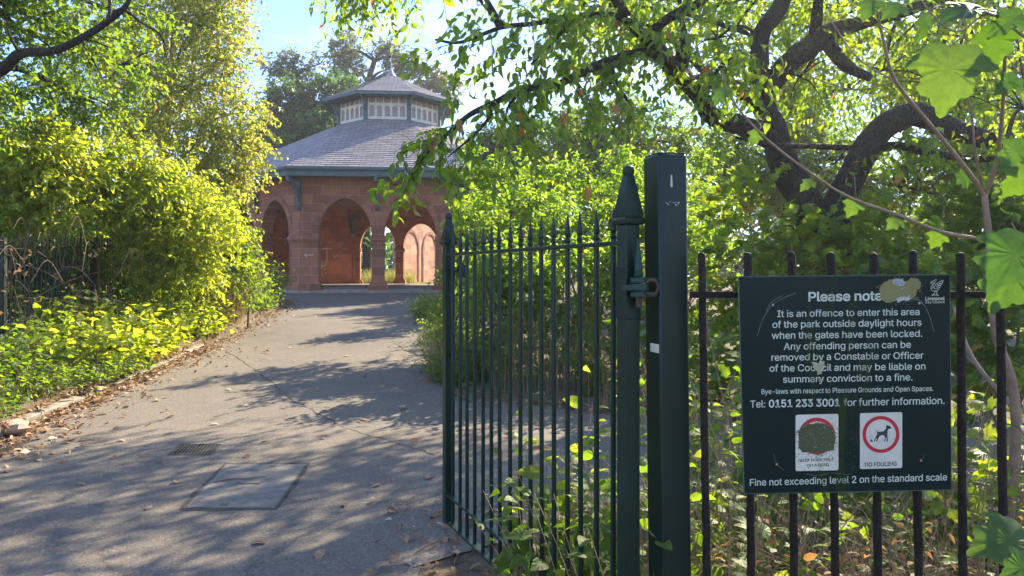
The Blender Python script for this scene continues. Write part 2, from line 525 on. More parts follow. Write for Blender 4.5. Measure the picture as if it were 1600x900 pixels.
T_BRAMBLE = mirror_leaf(toothed(H_BIG, 0.018, 9), (0, 0.4))

def unit(a):
    return a / np.maximum(np.linalg.norm(a, axis=-1, keepdims=True), 1e-9)

def leaf_arrays(P, U, N, size, tone, tmpl):
    P, U, N = np.asarray(P, float), unit(np.asarray(U, float)), np.asarray(N, float)
    N = unit(N - U * np.sum(N * U, 1, keepdims=True))
    V = np.cross(U, N)
    tv, tf = tmpl
    n, k = len(P), len(tv)
    s = np.asarray(size, float).reshape(-1, 1, 1)
    co = P[:, None, :] + s * (V[:, None, :] * tv[None, :, 0:1] + U[:, None, :] * tv[None, :, 1:2] + N[:, None, :] * tv[None, :, 2:3])
    return co.reshape(-1, 3), [(f, k, n) for f in [tf]][0], np.asarray(tone, float)

def bent(tm, curl, skew, wid):
    v = tm[0].copy()
    v[:, 0] = v[:, 0] * wid + skew * v[:, 1] ** 2
    v[:, 2] += -curl * v[:, 1] ** 2 + 0.25 * np.abs(tm[0][:, 0])
    return (v, tm[1])
VARIANTS = {}
def split_variants(ch):
    P, U, N, s, tn, tm = ch
    if len(P) < 40 or len(tm[0]) > 20:
        return [ch]
    if id(tm) not in VARIANTS:
        VARIANTS[id(tm)] = [tm, bent(tm, 0.35, 0.10, 0.8), bent(tm, 0.12, -0.14, 1.12), bent(tm, 0.55, 0.05, 0.95)]
    k = rng.integers(0, 4, len(P))
    return [(P[k == q], U[k == q], N[k == q], s[k == q], tn[k == q], VARIANTS[id(tm)][q]) for q in range(4)]

def build_leaves(name, mat, parent, chunks, base=(0, 0, 0)):
    """chunks: list of (P, U, N, size, tone, template); one mesh for all of them"""
    cos, loops, starts, totals, tones = [], [], [], [], []
    voff = loff = 0
    for ch in [c for full in chunks for c in split_variants(full)]:
        if len(ch[0]) == 0:
            continue
        co, (tf, k, n), tone = leaf_arrays(*ch)
        cos.append(co)
        fl = np.concatenate([np.array(f) for f in tf])
        ft = np.array([len(f) for f in tf])
        lp = (fl[None, :] + (np.arange(n) * k)[:, None]).reshape(-1) + voff
        tt = np.tile(ft, n)
        st = np.concatenate([[0], np.cumsum(tt)[:-1]]) + loff
        loops.append(lp); totals.append(tt); starts.append(st)
        tones.append(np.repeat(tone, len(tf)))
        voff += len(co); loff += len(lp)
    co = np.concatenate(cos) - np.array(base)[None, :]
    lp, tt, st, tn = map(np.concatenate, (loops, totals, starts, tones))
    me = bpy.data.meshes.new(name)
    me.vertices.add(len(co)); me.vertices.foreach_set('co', co.astype(np.float32).ravel())
    me.loops.add(len(lp)); me.loops.foreach_set('vertex_index', lp.astype(np.int32))
    me.polygons.add(len(tt)); me.polygons.foreach_set('loop_start', st.astype(np.int32)); me.polygons.foreach_set('loop_total', tt.astype(np.int32))
    me.update(calc_edges=True)
    a = me.attributes.new('tone', 'FLOAT', 'FACE')
    a.data.foreach_set('value', tn.astype(np.float32))
    me.materials.append(mat)
    if any(len(c[5][0]) > 20 for c in chunks if c[0] is not None):
        me.shade_smooth()
    o = bpy.data.objects.new(name, me)
    return link(o, parent)

def spray_leaves(C, Dr, k, length, size, tmpl, droop=0.3, updir=0.8, tone=(0.0, 1.0), spread=0.9, tone_pow=1.0):
    """k leaves along each twig that starts at C and runs along Dr"""
    n = len(C)
    if n == 0:
        return None
    Dr = unit(Dr)
    t = (np.arange(k) + 0.4) / k
    L = length * rng.uniform(0.6, 1.25, (n, 1))
    pos = C[:, None, :] + Dr[:, None, :] * (L * t[None, :])[:, :, None]
    pos[:, :, 2] -= droop * (L * t[None, :] ** 2) * 0.6
    side = unit(np.cross(Dr, rng.normal(size=(n, 3)) * 0.4 + np.array([0, 0, 1.0])))
    sgn = np.where(np.arange(k) % 2 == 0, 1.0, -1.0)[None, :, None]
    U = Dr[:, None, :] * 0.55 + side[:, None, :] * sgn * spread + rng.normal(size=(n, k, 3)) * 0.35
    U[:, :, 2] -= droop
    Nn = rng.normal(size=(n, k, 3)) * 0.55
    Nn[:, :, 2] += updir
    sz = size * rng.uniform(0.65, 1.25, (n, k))
    clump = rng.uniform(0, 1, (n, 1)) ** tone_pow
    tn = tone[0] + (tone[1] - tone[0]) * np.clip(0.55 * clump + 0.45 * rng.uniform(0, 1, (n, k)) ** tone_pow, 0, 1)
    rare = rng.uniform(size=(n, k)) < 0.005
    tn = np.where(rare, 0.99, tn)
    return (pos.reshape(-1, 3), U.reshape(-1, 3), Nn.reshape(-1, 3), sz.ravel(), tn.ravel(), tmpl)

def twig_mesh_arrays(C, Dr, length, r, droop=0.3):
    Dr = unit(Dr)
    a = unit(np.cross(Dr, np.array([0.3, 0.2, 0.93])))
    b = np.cross(Dr, a)
    vs = []
    for j, t in enumerate((0.0, 0.5, 1.0)):
        c = C + Dr * length * t
        c[:, 2] -= droop * length * t * t * 0.6
        rr = r * (1 - 0.7 * t)
        for k in range(3):
            th = 2 * math.pi * k / 3
            vs.append(c + (a * math.cos(th) + b * math.sin(th)) * rr)
    V = np.stack(vs, 1)                      # n, 9, 3
    f = []
    for j in range(2):
        for k in range(3):
            f.append((j * 3 + k, j * 3 + (k + 1) % 3, j * 3 + 3 + (k + 1) % 3, j * 3 + 3 + k))
    n = len(C)
    F_ = (np.array(f)[None] + (np.arange(n) * 9)[:, None, None]).reshape(-1, 4)
    return V.reshape(-1, 3), F_

def add_twigs(mb, C, Dr, length, r, droop=0.3):
    if len(C) == 0:
        return
    V, F_ = twig_mesh_arrays(C.copy(), Dr, length, r, droop)
    off = len(mb.v)
    mb.v += [tuple(x) for x in V.tolist()]
    mb.f += [tuple(x) for x in (F_ + off).tolist()]

def lumpy(P, s, seed):
    """cheap smooth noise in -1..1 for gaps in the foliage"""
    q = np.random.default_rng(seed)
    out = np.zeros(len(P))
    for i in range(5):
        k = q.normal(size=3) * s * (1 + 0.6 * i)
        out += np.sin(P @ k + q.uniform(0, 6.28)) / (1 + 0.35 * i)
    return out / 3.0

DENS = 7.5
def lump_sprays(lumps, dens, gap=-0.25, gscale=2.2, seed=1, shell=0.45, out=0.8, lift=0.15):
    """lumps: (centre, rx, ry, rz). Returns twig starts and directions."""
    Cs, Ds = [], []
    for c, rx, ry, rz in lumps:
        ar = 4 * math.pi * (((rx * ry) ** 1.6 + (rx * rz) ** 1.6 + (ry * rz) ** 1.6) / 3) ** (1 / 1.6)
        n = max(4, int(dens * ar * DENS))
        u = unit(rng.normal(size=(n, 3)))
        f = rng.uniform(0, 1, (n, 1)) ** shell * (1 + 0.18 * rng.normal(size=(n, 1)).clip(-1, 1.4))
        P = np.array(c)[None] + u * f * np.array([rx, ry, rz])[None]
        d = u * out + rng.normal(size=(n, 3)) * 0.5
        d[:, 2] += lift
        keep = lumpy(P, gscale, seed) > gap
        Cs.append(P[keep]); Ds.append(d[keep])
    return np.concatenate(Cs), np.concatenate(Ds)

def LP(px, py, D, rpx, rpy, rd=None):
    """a foliage lump given by where it is seen"""
    k = D / F
    return (W(px, py, D), rpx * k, (rd if rd is not None else 0.8 * rpx * k), rpy * k)

def plant(name, label, cat, base, lumps, mat, bark, dens=9, k=9, length=0.35, size=0.08, tmpl=T_RHOMB, gap=-0.3, gscale=2.0,
          droop=0.3, tone=(0, 1), stem_r=0.05, trunk=None, group=None, crown='crown', stem='trunk', twig_r=0.004, seed=1, shell=0.45, lift=0.15, tone_pow=1.0, updir=0.8, twigs=True, wind=0.35):
    base = Vector(base)
    root = thing(name, label, cat, base, 0, group)
    C, Dr = lump_sprays(lumps, dens, gap, gscale, seed, shell, lift=lift)
    ch = spray_leaves(C, Dr, k, length, size, tmpl, droop, updir, tone, tone_pow=tone_pow)
    build_leaves(crown, mat, root, [ch], base)
    mb = MB()
    if trunk:
        top = trunk
        mb.tube([base - Vector((0, 0, 0.15)) - base] + [p - base for p in top], [stem_r * 1.25] + [stem_r * (1 - 0.55 * i / len(top)) for i in range(len(top))], 10, 3, 0.05)
    for i, (c, rx, ry, rz) in enumerate(lumps):
        c = Vector(c)
        if trunk:
            j = min(range(len(trunk)), key=lambda q: (trunk[q] - c).length + (0 if trunk[q].z < c.z else 5))
            s0 = trunk[j]
            r0 = stem_r * 0.45
        else:
            s0 = base + Vector((random.uniform(-0.3, 0.3), random.uniform(-0.3, 0.3), 0))
            r0 = stem_r * 0.8
        mid = (s0 + c) / 2 + Vector((random.uniform(-1, 1), random.uniform(-1, 1), random.uniform(0, 1))) * wind * (c - s0).length * 0.4
        mb.tube([s0 - base, mid - base, c - base], [r0, r0 * 0.7, r0 * 0.35], 6, 4, 0.06)
        # finer boughs that fan out inside the lump
        for q in range(5):
            u = Vector(unit(rng.normal(size=3)))
            e = c + Vector((u.x * rx, u.y * ry, u.z * rz)) * 0.85
            mb.tube([c - base, (c + e) / 2 - base + Vector((0, 0, 0.05)), e - base], [r0 * 0.35, r0 * 0.22, r0 * 0.1], 5, 2, 0.06)
    if twigs:
        add_twigs(mb, C - np.array(base)[None], Dr, length, twig_r, droop)
    mb.build(stem, bark, root, 60)
    return root

def blades(n, centre, rx, ry, h, lean=(0, 0), curl=0.5, w=0.006, tone=(0, 1), zfun=None):
    """grass: curved tapering strips as leaf-like arrays -> raw mesh arrays"""
    a = rng.uniform(0, 2 * math.pi, n)
    r = np.sqrt(rng.uniform(0, 1, n))
    bx = centre[0] + rx * r * np.cos(a)
    by = centre[1] + ry * r * np.sin(a)
    bz = np.full(n, centre[2]) if zfun is None else np.array([zfun(y) for y in by])
    hh = h * rng.uniform(0.5, 1.15, n)
    da = rng.uniform(0, 2 * math.pi, n)
    dx = np.cos(da) * curl + lean[0]
    dy = np.sin(da) * curl + lean[1]
    sx, sy = -np.sin(da), np.cos(da)
    V = []
    for j, t in enumerate((0, 0.33, 0.66, 1.0)):
        cx = bx + dx * hh * t ** 1.8
        cyy = by + dy * hh * t ** 1.8
        cz = bz + hh * (t - 0.28 * t ** 2.6 * (np.hypot(dx, dy) + 0.2))
        ww = w * (1 - t * 0.85)
        V.append(np.stack([cx - sx * ww, cyy - sy * ww, cz], 1))
        V.append(np.stack([cx + sx * ww, cyy + sy * ww, cz], 1))
    V = np.stack(V, 1).reshape(-1, 3)
    f = np.array([(0, 1, 3, 2), (2, 3, 5, 4), (4, 5, 7, 6)])
    Fc = (f[None] + (np.arange(n) * 8)[:, None, None]).reshape(-1, 4)
    tn = np.repeat(rng.uniform(tone[0], tone[1], n), 3)
    return V, Fc, tn

def build_blades(name, mat, parent, parts, base=(0, 0, 0)):
    off = 0
    Vs, Fs, Ts = [], [], []
    for V, Fc, tn in parts:
        Vs.append(V); Fs.append(Fc + off); Ts.append(tn)
        off += len(V)
    V, Fc, tn = np.concatenate(Vs) - np.array(base)[None], np.concatenate(Fs), np.concatenate(Ts)
    me = bpy.data.meshes.new(name)
    me.vertices.add(len(V)); me.vertices.foreach_set('co', V.astype(np.float32).ravel())
    me.loops.add(Fc.size); me.loops.foreach_set('vertex_index', Fc.astype(np.int32).ravel())
    me.polygons.add(len(Fc))
    me.polygons.foreach_set('loop_start', (np.arange(len(Fc)) * 4).astype(np.int32))
    me.polygons.foreach_set('loop_total', np.full(len(Fc), 4, np.int32))
    me.update(calc_edges=True)
    a = me.attributes.new('tone', 'FLOAT', 'FACE')
    a.data.foreach_set('value', tn.astype(np.float32))
    me.materials.append(mat)
    o = bpy.data.objects.new(name, me)
    return link(o, parent)

def struct(o):
    o['kind'] = 'structure'
    return o
def prismz(mb, poly, z0, z1):
    n = len(poly)
    v = [(x, y, z0) for x, y in poly] + [(x, y, z1) for x, y in poly]
    f = [tuple(range(n - 1, -1, -1)), tuple(range(n, 2 * n))] + [(i, (i + 1) % n, (i + 1) % n + n, i + n) for i in range(n)]
    mb.add(v, f)

# ================================================================== THE GROUND
mb = MB()
ys = [-140, -60, -20, 0, 3, 5, Y0, 10, 13, 16, 20, Y1, 30, 40, 60, 100, 140]
xs = [-140, -60, -30, -15, -8, -4, 0, 4, 8, 15, 30, 60, 140]
mb.add([(x, y, gz(y)) for y in ys for x in xs], [(j * len(xs) + i, j * len(xs) + i + 1, (j + 1) * len(xs) + i + 1, (j + 1) * len(xs) + i) for j in range(len(ys) - 1) for i in range(len(xs) - 1)])
struct(mb.build('ground', SOIL))

LEFT = [(-3.8, -6), (-3.9, 0), (-4.1, 3), (-4.3, 5), (-4.54, 6.3), (-4.8, Y0), (-4.9, 8.7), (-5.1, 10.8), (-5.4, 14.3), (-6.2, 19.2), (-7.2, 22.0), (-11.5, Y1), (-12.0, 25.0)]
RIGHT = [(-0.9, -6), (-0.7, 0), (-0.5, 3), (0.6, 4.6), (14, 5.2), (14, 6.6), (3.4, 6.45), (0.95, Y0), (-0.62, 8.25), (-1.05, 9.6), (-1.12, 10.9), (-1.7, 13.8), (-2.5, 18.9), (-2.7, 22.0), (0.5, Y1), (1.0, 25.0)]
def edge_x(poly, y):
    for (xa, ya), (xb, yb) in zip(poly[:-1], poly[1:]):
        if ya <= y <= yb:
            return xa + (xb - xa) * (y - ya) / max(yb - ya, 1e-6)
    return poly[0][0] if y < poly[0][1] else poly[-1][0]
def wob(i, a=0.05):
    return a * math.sin(i * 12.9898) * math.cos(i * 4.13)
# tarmac: the main path, then the branch that leaves to the right, edge to edge
yrow = sorted(set([-6, 0, 3, 4.6, 5.2, 6.45, Y0, 8.25, Y1, 25.0] + [round(y, 2) for y in np.arange(-5, 25, 0.4)]))
mainR = [(-0.9, -6), (-0.7, 0), (-0.5, 3), (-0.4, 4.6), (-0.45, 8.25), (-1.0, 9.2)] + RIGHT[9:]
v, f = [], []
for i, y in enumerate(yrow):
    z = gz(y) + 0.004
    v += [(edge_x(LEFT, y) + wob(i), y, z), (edge_x(mainR, y) + (wob(i * 3.7, 0.07) if y > 9 or y < 3 else 0), y, z)]
f = [(2 * i, 2 * i + 1, 2 * i + 3, 2 * i + 2) for i in range(len(yrow) - 1)]
mb = MB().add(v, f)
struct(mb.build('path', ASPHALT))
mb = MB()
xrow = [round(x, 2) for x in np.arange(-0.4, 14.1, 0.4)]
lo = lambda x: 3.6 + min(1.0, max(0, (x + 0.4))) * 1.0 + 0.05 * max(x - 0.6, 0)
hi = lambda x: 8.2 - 0.8 * max(0, min(1, (x + 0.4) / 1.35)) - 0.42 * max(0, min(1, (x - 0.95) / 2.4))
v, f = [], []
for i, x in enumerate(xrow):
    a, b = lo(x) + wob(i), hi(x) + wob(i * 2.3)
    x_ = x if i else -0.5
    for y in (a, (a + min(b, Y0)) / 2, min(b, Y0), max(b, Y0 + 0.001)):
        v.append((x_, y, gz(y) + 0.0085))
f = [(4 * i + k, 4 * i + 4 + k, 4 * i + 5 + k, 4 * i + 1 + k) for i in range(len(xrow) - 1) for k in range(3)]
struct(MB().add(v, f).build('side_path', ASPHALT))

# soil bank behind the kerb on the left
v, f = [], []
yb = [round(y, 2) for y in np.arange(1, 23, 0.35)]
for i, y in enumerate(yb):
    x0 = edge_x(LEFT, y)
    for j, d in enumerate((0.02, 0.14, 0.5, 1.1, 1.9, 3.2, 6.0)):
        z = gz(y) + (0.0 if j == 0 else 0.07 + 0.05 * min(j, 4) + 0.05 * math.sin(i * 1.7 + j * 2.1))
        v.append((x0 - d + wob(i * 3.1 + j, 0.04), y, z if j else gz(y) - 0.05))
nj = 7
f = [(i * nj + j, (i + 1) * nj + j, (i + 1) * nj + j + 1, i * nj + j + 1) for i in range(len(yb) - 1) for j in range(nj - 1)]
struct(MB().add(v, f).build('bank', SOIL, smooth=60))

# kerb: worn edging stones, half sunk
mb = MB()
y = 5.2
i = 0
while y < 12.6:
    L = random.uniform(0.7, 1.0)
    xa, xb = edge_x(LEFT, y), edge_x(LEFT, y + L - 0.03)
    h = 0.05 + random.uniform(-0.03, 0.035)
    pa, pb = Vector((xa, y, gz(y))), Vector((xb, y + L - 0.03, gz(y + L)))
    d = (pb - pa).normalized()
    m = Matrix.Translation(pa) @ d.to_track_quat('Y', 'Z').to_matrix().to_4x4() @ Euler((0, R(random.uniform(-9, 9)), R(random.uniform(-3, 3)))).to_matrix().to_4x4()
    if i not in (3, 8):
        mb.box((-0.12, 0, -0.1), (0.0, (pb - pa).length, h), m)
    y += L
    i += 1
o = struct(mb.build('kerb', KERB, bevel=0.014))

# loose broken stones at the kerb's near end
def rock(name, label, p, r, seed):
    q = random.Random(seed)
    mb = MB()
    prof = []
    sides, rings = 9, 5
    v, f = [], []
    for j in range(rings):
        ph = math.pi * (j + 0.5) / rings
        for k in range(sides):
            th = 2 * math.pi * k / sides
            rr = q.uniform(0.8, 1.15)
            v.append((r[0] * math.sin(ph) * math.cos(th) * rr, r[1] * math.sin(ph) * math.sin(th) * rr, r[2] * (math.cos(ph) * rr + 0.55)))
    for j in range(rings - 1):
        for k in range(sides):
            f.append((j * sides + k, (j + 1) * sides + k, (j + 1) * sides + (k + 1) % sides, j * sides + (k + 1) % sides))
    f.append(tuple(range(sides))); f.append(tuple((rings - 1) * sides + k for k in range(sides - 1, -1, -1)))
    mb.add(v, f)
    o = mb.build(name, m_plain('stone_' + str(seed), (0.34 + 0.05 * q.random(), 0.27, 0.2), 0.9, 0, 0.5, 12, 0.4), None, 35, loc=p)
    return tag(o, label, 'stone', 'broken stones by the kerb')
rock('stone', 'large pale flat stone at the near end of the broken kerb', W(18, 664, 6.55) * 1, (0.17, 0.13, 0.075), 1).location.z = 0.03
rock('stone', 'small tan stone standing upright among dry leaves by the kerb', G(52, 650), (0.08, 0.07, 0.075), 2)
rock('stone', 'pale lump of stone beside the tan one, towards the kerb', G(150, 612), (0.09, 0.07, 0.05), 3)

# an old joint in the tarmac, opened to a ragged crack
mb = MB()
cp = [G(352, 548), G(390, 572), G(425, 598), G(452, 622), G(500, 648), G(548, 672), G(610, 690), G(680, 712)]
cp, _ = catmull(cp, [1] * len(cp), 7)
v = []
for k, p_ in enumerate(cp):
    j_ = 0.018 * math.sin(k * 2.7) + 0.012 * math.sin(k * 5.1)
    w_ = 0.002 + 0.004 * abs(math.sin(k * 1.3)) * abs(math.sin(k * 0.37))
    v += [(p_.x + j_ - w_, p_.y - w_, p_.z + 0.0075), (p_.x + j_ + w_, p_.y + w_, p_.z + 0.0075)]
mb.add(v, [(2 * k, 2 * k + 1, 2 * k + 3, 2 * k + 2) for k in range(len(cp) - 1)])
struct(mb.build('path_crack', m_plain('crack_dirt', (0.06, 0.052, 0.043), 1.0)))

# ------------------------------------------------------------------ covers in the tarmac
def slab_on_path(corners, z0, z1):
    return [(p.x, p.y) for p in corners], z0, z1
cc = [G(285, 796), G(431, 796), G(480, 726), G(353, 726)]
ctr = sum(cc, Vector()) / 4
t = thing('access_cover', 'large pale rectangular access cover set flush in the tarmac', 'access cover', (ctr.x, ctr.y, 0.0))
rel = [(p.x - ctr.x, p.y - ctr.y) for p in cc]
def inset(poly, d):
    cx = sum(p[0] for p in poly) / 4; cy_ = sum(p[1] for p in poly) / 4
    out = []
    for x, y in poly:
        l = math.hypot(x - cx, y - cy_)
        out.append((cx + (x - cx) * (1 - d / l), cy_ + (y - cy_) * (1 - d / l)))
    return out
mb = MB()
dp = []
for (xa, ya), (xb, yb_) in zip(rel, rel[1:] + rel[:1]):
    for k in range(9):
        u = k / 9
        x_, y_ = xa + (xb - xa) * u, ya + (yb_ - ya) * u
        l_ = math.hypot(x_, y_)
        e_ = 1 + (0.018 + 0.03 * random.random()) / l_
        dp.append((x_ * e_, y_ * e_))
prismz(mb, dp, -0.02, 0.0062)
mb.build('dirt_joint', m_plain('joint_dirt', (0.05, 0.043, 0.035), 1.0, 0, 0.6, 25, 0.4), t)
mb = MB(); prismz(mb, inset(rel, 0.026), -0.02, 0.0095); mb.build('cover_plate', COVER, t, bevel=0.002)
mb = MB()
o_, i_ = rel, inset(rel, 0.022)
for k in range(4):
    a, b = k, (k + 1) % 4
    prismz(mb, [o_[a], o_[b], i_[b], i_[a]], -0.02, 0.0082)
mb.build('frame', COVER_EDGE, t)
mb = MB().box((-0.09, -0.02, 0.008), (0.07, 0.0, 0.013)); mb.build('handle', IRON, t)
for s in (0.46, -0.46):
    MB().box((-0.02, s - 0.02, 0.006), (0.03, s + 0.02, 0.0115)).build('lifting_slot', COVER_EDGE, t)

gg = [G(262, 712), G(330, 712), G(345, 695), G(280, 695)]
ctr = sum(gg, Vector()) / 4
t = thing('drain_grate', 'small square iron drain grate with parallel bars in the tarmac', 'drain grate', (ctr.x, ctr.y, 0.0))
rel = [(p.x - ctr.x, p.y - ctr.y) for p in gg]
mb = MB(); i_ = inset(rel, 0.03)
for k in range(4):
    a, b = k, (k + 1) % 4
    prismz(mb, [rel[a], rel[b], i_[b], i_[a]], -0.03, 0.010)
mb.build('frame', IRON, t)
mb = MB()
n = 11
for k in range(n):
    u0, u1 = (k + 0.1) / n, (k + 0.62) / n
    L_ = lambda u: (i_[0][0] + (i_[1][0] - i_[0][0]) * u, i_[0][1] + (i_[1][1] - i_[0][1]) * u)
    T_ = lambda u: (i_[3][0] + (i_[2][0] - i_[3][0]) * u, i_[3][1] + (i_[2][1] - i_[3][1]) * u)
    prismz(mb, [L_(u0), L_(u1), T_(u1), T_(u0)], -0.03, 0.0095)
mb.build('bars', IRON, t)
mb = MB(); prismz(mb, i_, -0.02, 0.0065); mb.build('sump', m_plain('sump_dirt', (0.02, 0.017, 0.014), 1.0), t)

# ================================================================== THE PAVILION
PC = Vector((-5.14, 30.2, 0.81))
PROT = R(5.5)
pav = thing('park_pavilion', 'octagonal red sandstone pavilion with arches, slate roof and cream lantern', 'pavilion', PC, PROT)
AP, TH, HT = 6.2, 0.45, 4.02
TN = math.tan(R(22.5))
HS = AP * TN
ARCH_HW, SPR, RISE = 0.88, 1.94, 1.27
ARCH_C = (-1.08, 1.08)
def arch_z(dx, hw=ARCH_HW, rise=RISE, spr=SPR):
    r = (rise * rise + hw * hw) / (2 * hw)
    d = min(abs(dx), hw)
    point = math.sqrt(max(r * r - (d + r - hw) ** 2, 0))
    oval = rise * math.sqrt(max(1 - (d / hw) ** 2, 0))
    return spr + 0.4 * point + 0.6 * oval
def arch_curve(hw, rise, n=12):
    return [(-hw + 2 * hw * i / (2 * n), arch_z(-hw + 2 * hw * i / (2 * n), hw, rise)) for i in range(2 * n + 1)]
def wall_open():
    segs = []                                       # (x, zlow) samples
    xs_ = [(-HS, 0.0), (ARCH_C[0] - ARCH_HW - 0.0005, 0.0)]
    for c in ARCH_C:
        ths = [c + ARCH_HW * math.sin(-math.pi / 2 + math.pi * k / 28) for k in range(29)]
        xs_ += [(x, arch_z(x - c)) for x in ths]
        if c < 0:
            xs_ += [(ARCH_C[0] + ARCH_HW + 0.0005, 1.80), (ARCH_C[1] - ARCH_HW - 0.0005, 1.80)]
    xs_ += [(ARCH_C[1] + ARCH_HW + 0.0005, 0.0), (HS, 0.0)]
    mb = MB()
    v, f = [], []
    for x, z in xs_:
        xi = math.copysign(HS - TH * TN, x) if abs(x) > HS - 0.01 else x
        v += [(x, 0, z), (x, 0, HT), (xi, TH, z), (xi, TH, HT)]
    for i in range(len(xs_) - 1):
        a, b = 4 * i, 4 * i + 4
        f += [(a, b, b + 1, a + 1), (a + 2, a + 3, b + 3, b + 2), (a, a + 2, b + 2, b)]
    mb.add(v, f)
    return mb
def wall_solid():
    mb = MB()
    xi = HS - TH * TN
    v = [(-HS, 0, 0), (HS, 0, 0), (xi, TH, 0), (-xi, TH, 0)]
    mb.add(v + [(x, y, HT) for x, y, _ in v], [(0, 1, 5, 4), (1, 2, 6, 5), (2, 3, 7, 6), (3, 0, 4, 7)])
    return mb
def ring_band(c, proud=0.02, y0=0.0, w=0.2, inner=0.0):
    mb = MB()
    n = 26
    v, f = [], []
    hw2, r2 = ARCH_HW + w, RISE + w * 1.05
    for i in range(n + 1):
        t_ = -1 + 2 * i / n
        a = math.sin(t_ * math.pi / 2)
        xi, zi = c + (ARCH_HW - inner) * a, arch_z((ARCH_HW) * a) + 0.0
        xo, zo = c + hw2 * a, arch_z(hw2 * a, hw2, r2)
        v += [(xi, y0 - proud, zi), (xo, y0 - proud, zo), (xi, y0 + 0.01, zi), (xo, y0 + 0.01, zo)]
    for i in range(n):
        a, b = 4 * i, 4 * i + 4
        f += [(a, b, b + 1, a + 1), (a + 1, b + 1, b + 3, a + 3), (a, a + 2, b + 2, b)]
    mb.add(v, f)
    return mb
me_open = wall_open().mesh('wall', STONE)
me_solid = wall_solid().mesh('wall', STONE_IN)
me_ring = [ring_band(c).mesh('arch_moulding', STONE_TRIM) for c in ARCH_C]
# middle column: square shaft, stepped base, moulded cap
mb = MB()
cw = 0.20
prof = [(0.31, 0), (0.31, 0.26), (0.27, 0.30), (0.27, 0.36), (0.205, 0.42), (0.2, 1.62), (0.225, 1.65), (0.225, 1.68), (0.205, 1.70), (0.21, 1.74), (0.27, 1.80), (0.27, 1.88), (0.215, 1.935)]
mb.lathe(prof, 4, (0, TH / 2, 0), math.pi / 4, square=True)
me_col = mb.mesh('column', STONE)
# bands on the corner piers (both ends)
def pier_bands(s, lo):
    mb = MB()
    if True:
        e = HS * s
        for z0, z1, p in ((0, 0.24, 0.11), (0.24, 0.36, 0.06)) if lo else ((1.74, 1.80, 0.035), (1.80, 1.90, 0.075), (1.90, 1.94, 0.04)):
            xin = s * (ARCH_C[1] + ARCH_HW - (p if z1 < 0.5 else 0.03))
            xo = e + s * p * TN
            poly = [(xin, -p), (xo, -p), (e, 0.004), (xin, 0.3)]
            if s < 0:
                poly = poly[::-1]
            prismz(mb, poly, z0, z1)
    return mb
me_pier = [pier_bands(s, lo).mesh('pier_base' if lo else 'pier_capital', STONE_TRIM) for s in (-1, 1) for lo in (True, False)]
for i in range(8):
    a = R(45 * i)
    nrm = Vector((math.sin(a), -math.cos(a), 0))
    solid = i in (5, 6)
    w = bpy.data.objects.new('wall', me_solid if solid else me_open)
    w.location = nrm * AP
    w.rotation_euler = (0, 0, a)
    link(w, pav)
    if not solid:
        for me in me_ring:
            link(bpy.data.objects.new('arch_moulding', me), w)
        for me in me_pier:
            link(bpy.data.objects.new(me.name.split('.')[0], me), w)
        c = bpy.data.objects.new('column', me_col)
        c.location = nrm * AP
        c.rotation_euler = (0, 0, a)
        link(c, pav)
# floor with its step
def octo(ap, rot=0.0):
    r = ap / math.cos(R(22.5))
    return [(r * math.cos(R(-112.5 + 45 * k)), r * math.sin(R(-112.5 + 45 * k))) for k in range(8)]
mb = MB(); prismz(mb, octo(AP + 0.13), -0.6, 0.09); prismz(mb, octo(AP - 0.2), 0.05, 0.13); mb.build('floor', FLAG, pav)
# ceiling boards
mb = MB(); prismz(mb, octo(AP - 0.46), HT - 0.06, HT + 0.02); mb.build('ceiling', m_plain('ceiling_boards', (0.16, 0.10, 0.07), 0.8), pav)
# roof courses
def roof_panel(ap0, ap1, rise, course, name):
    run = ap0 - ap1
    L = math.hypot(run, rise)
    n = int(round(L / course))
    mb = MB()
    for j in range(n):
        s0, s1 = L * j / n, L * (j + 1) / n
        h0 = (ap0 - run * s0 / L) * TN + 0.004
        h1 = (ap0 - run * min(s1, L) / L) * TN + 0.004
        v = [(-h0, s0 - 0.012, 0.026), (h0, s0 - 0.012, 0.026), (h1, s1, 0.008), (-h1, s1, 0.008), (-h0, s0 - 0.012, 0.004), (h0, s0 - 0.012, 0.004)]
        mb.add(v, [(0, 1, 2, 3), (4, 5, 1, 0)])
    hb, ht = ap0 * TN, ap1 * TN
    mb.add([(-hb, 0, 0), (hb, 0, 0), (ht, L, 0), (-ht, L, 0)], [(3, 2, 1, 0)])
    return mb.mesh(name, SLATE), math.atan2(rise, run)
EAVE_AP, EAVE_Z, LAN_AP, LAN_Z = 6.9, 4.15, 2.02, 6.76
me_roof, pitch = roof_panel(EAVE_AP, LAN_AP, LAN_Z - EAVE_Z, 0.2, 'roof')
fas = MB()
hb = EAVE_AP * TN
# fascia board, gutter and soffit for one side
fas.box((-hb + 0.02, 0.02, -0.30), (hb - 0.02, 0.06, -0.02))
fas.tube([(-hb, -0.01, -0.06), (hb, -0.01, -0.06)], 0.06, 10)
fas.box((-hb + 0.05, 0.06, -0.28), (hb - 0.28, 0.72, -0.25))
me_fascia = fas.mesh('eave', TIMBER)
LR_AP, LR_Z, LR_TOP = 2.70, 7.73, 9.05
me_lroof, lpitch = roof_panel(LR_AP, 0.12, LR_TOP - LR_Z, 0.19, 'lantern_roof')
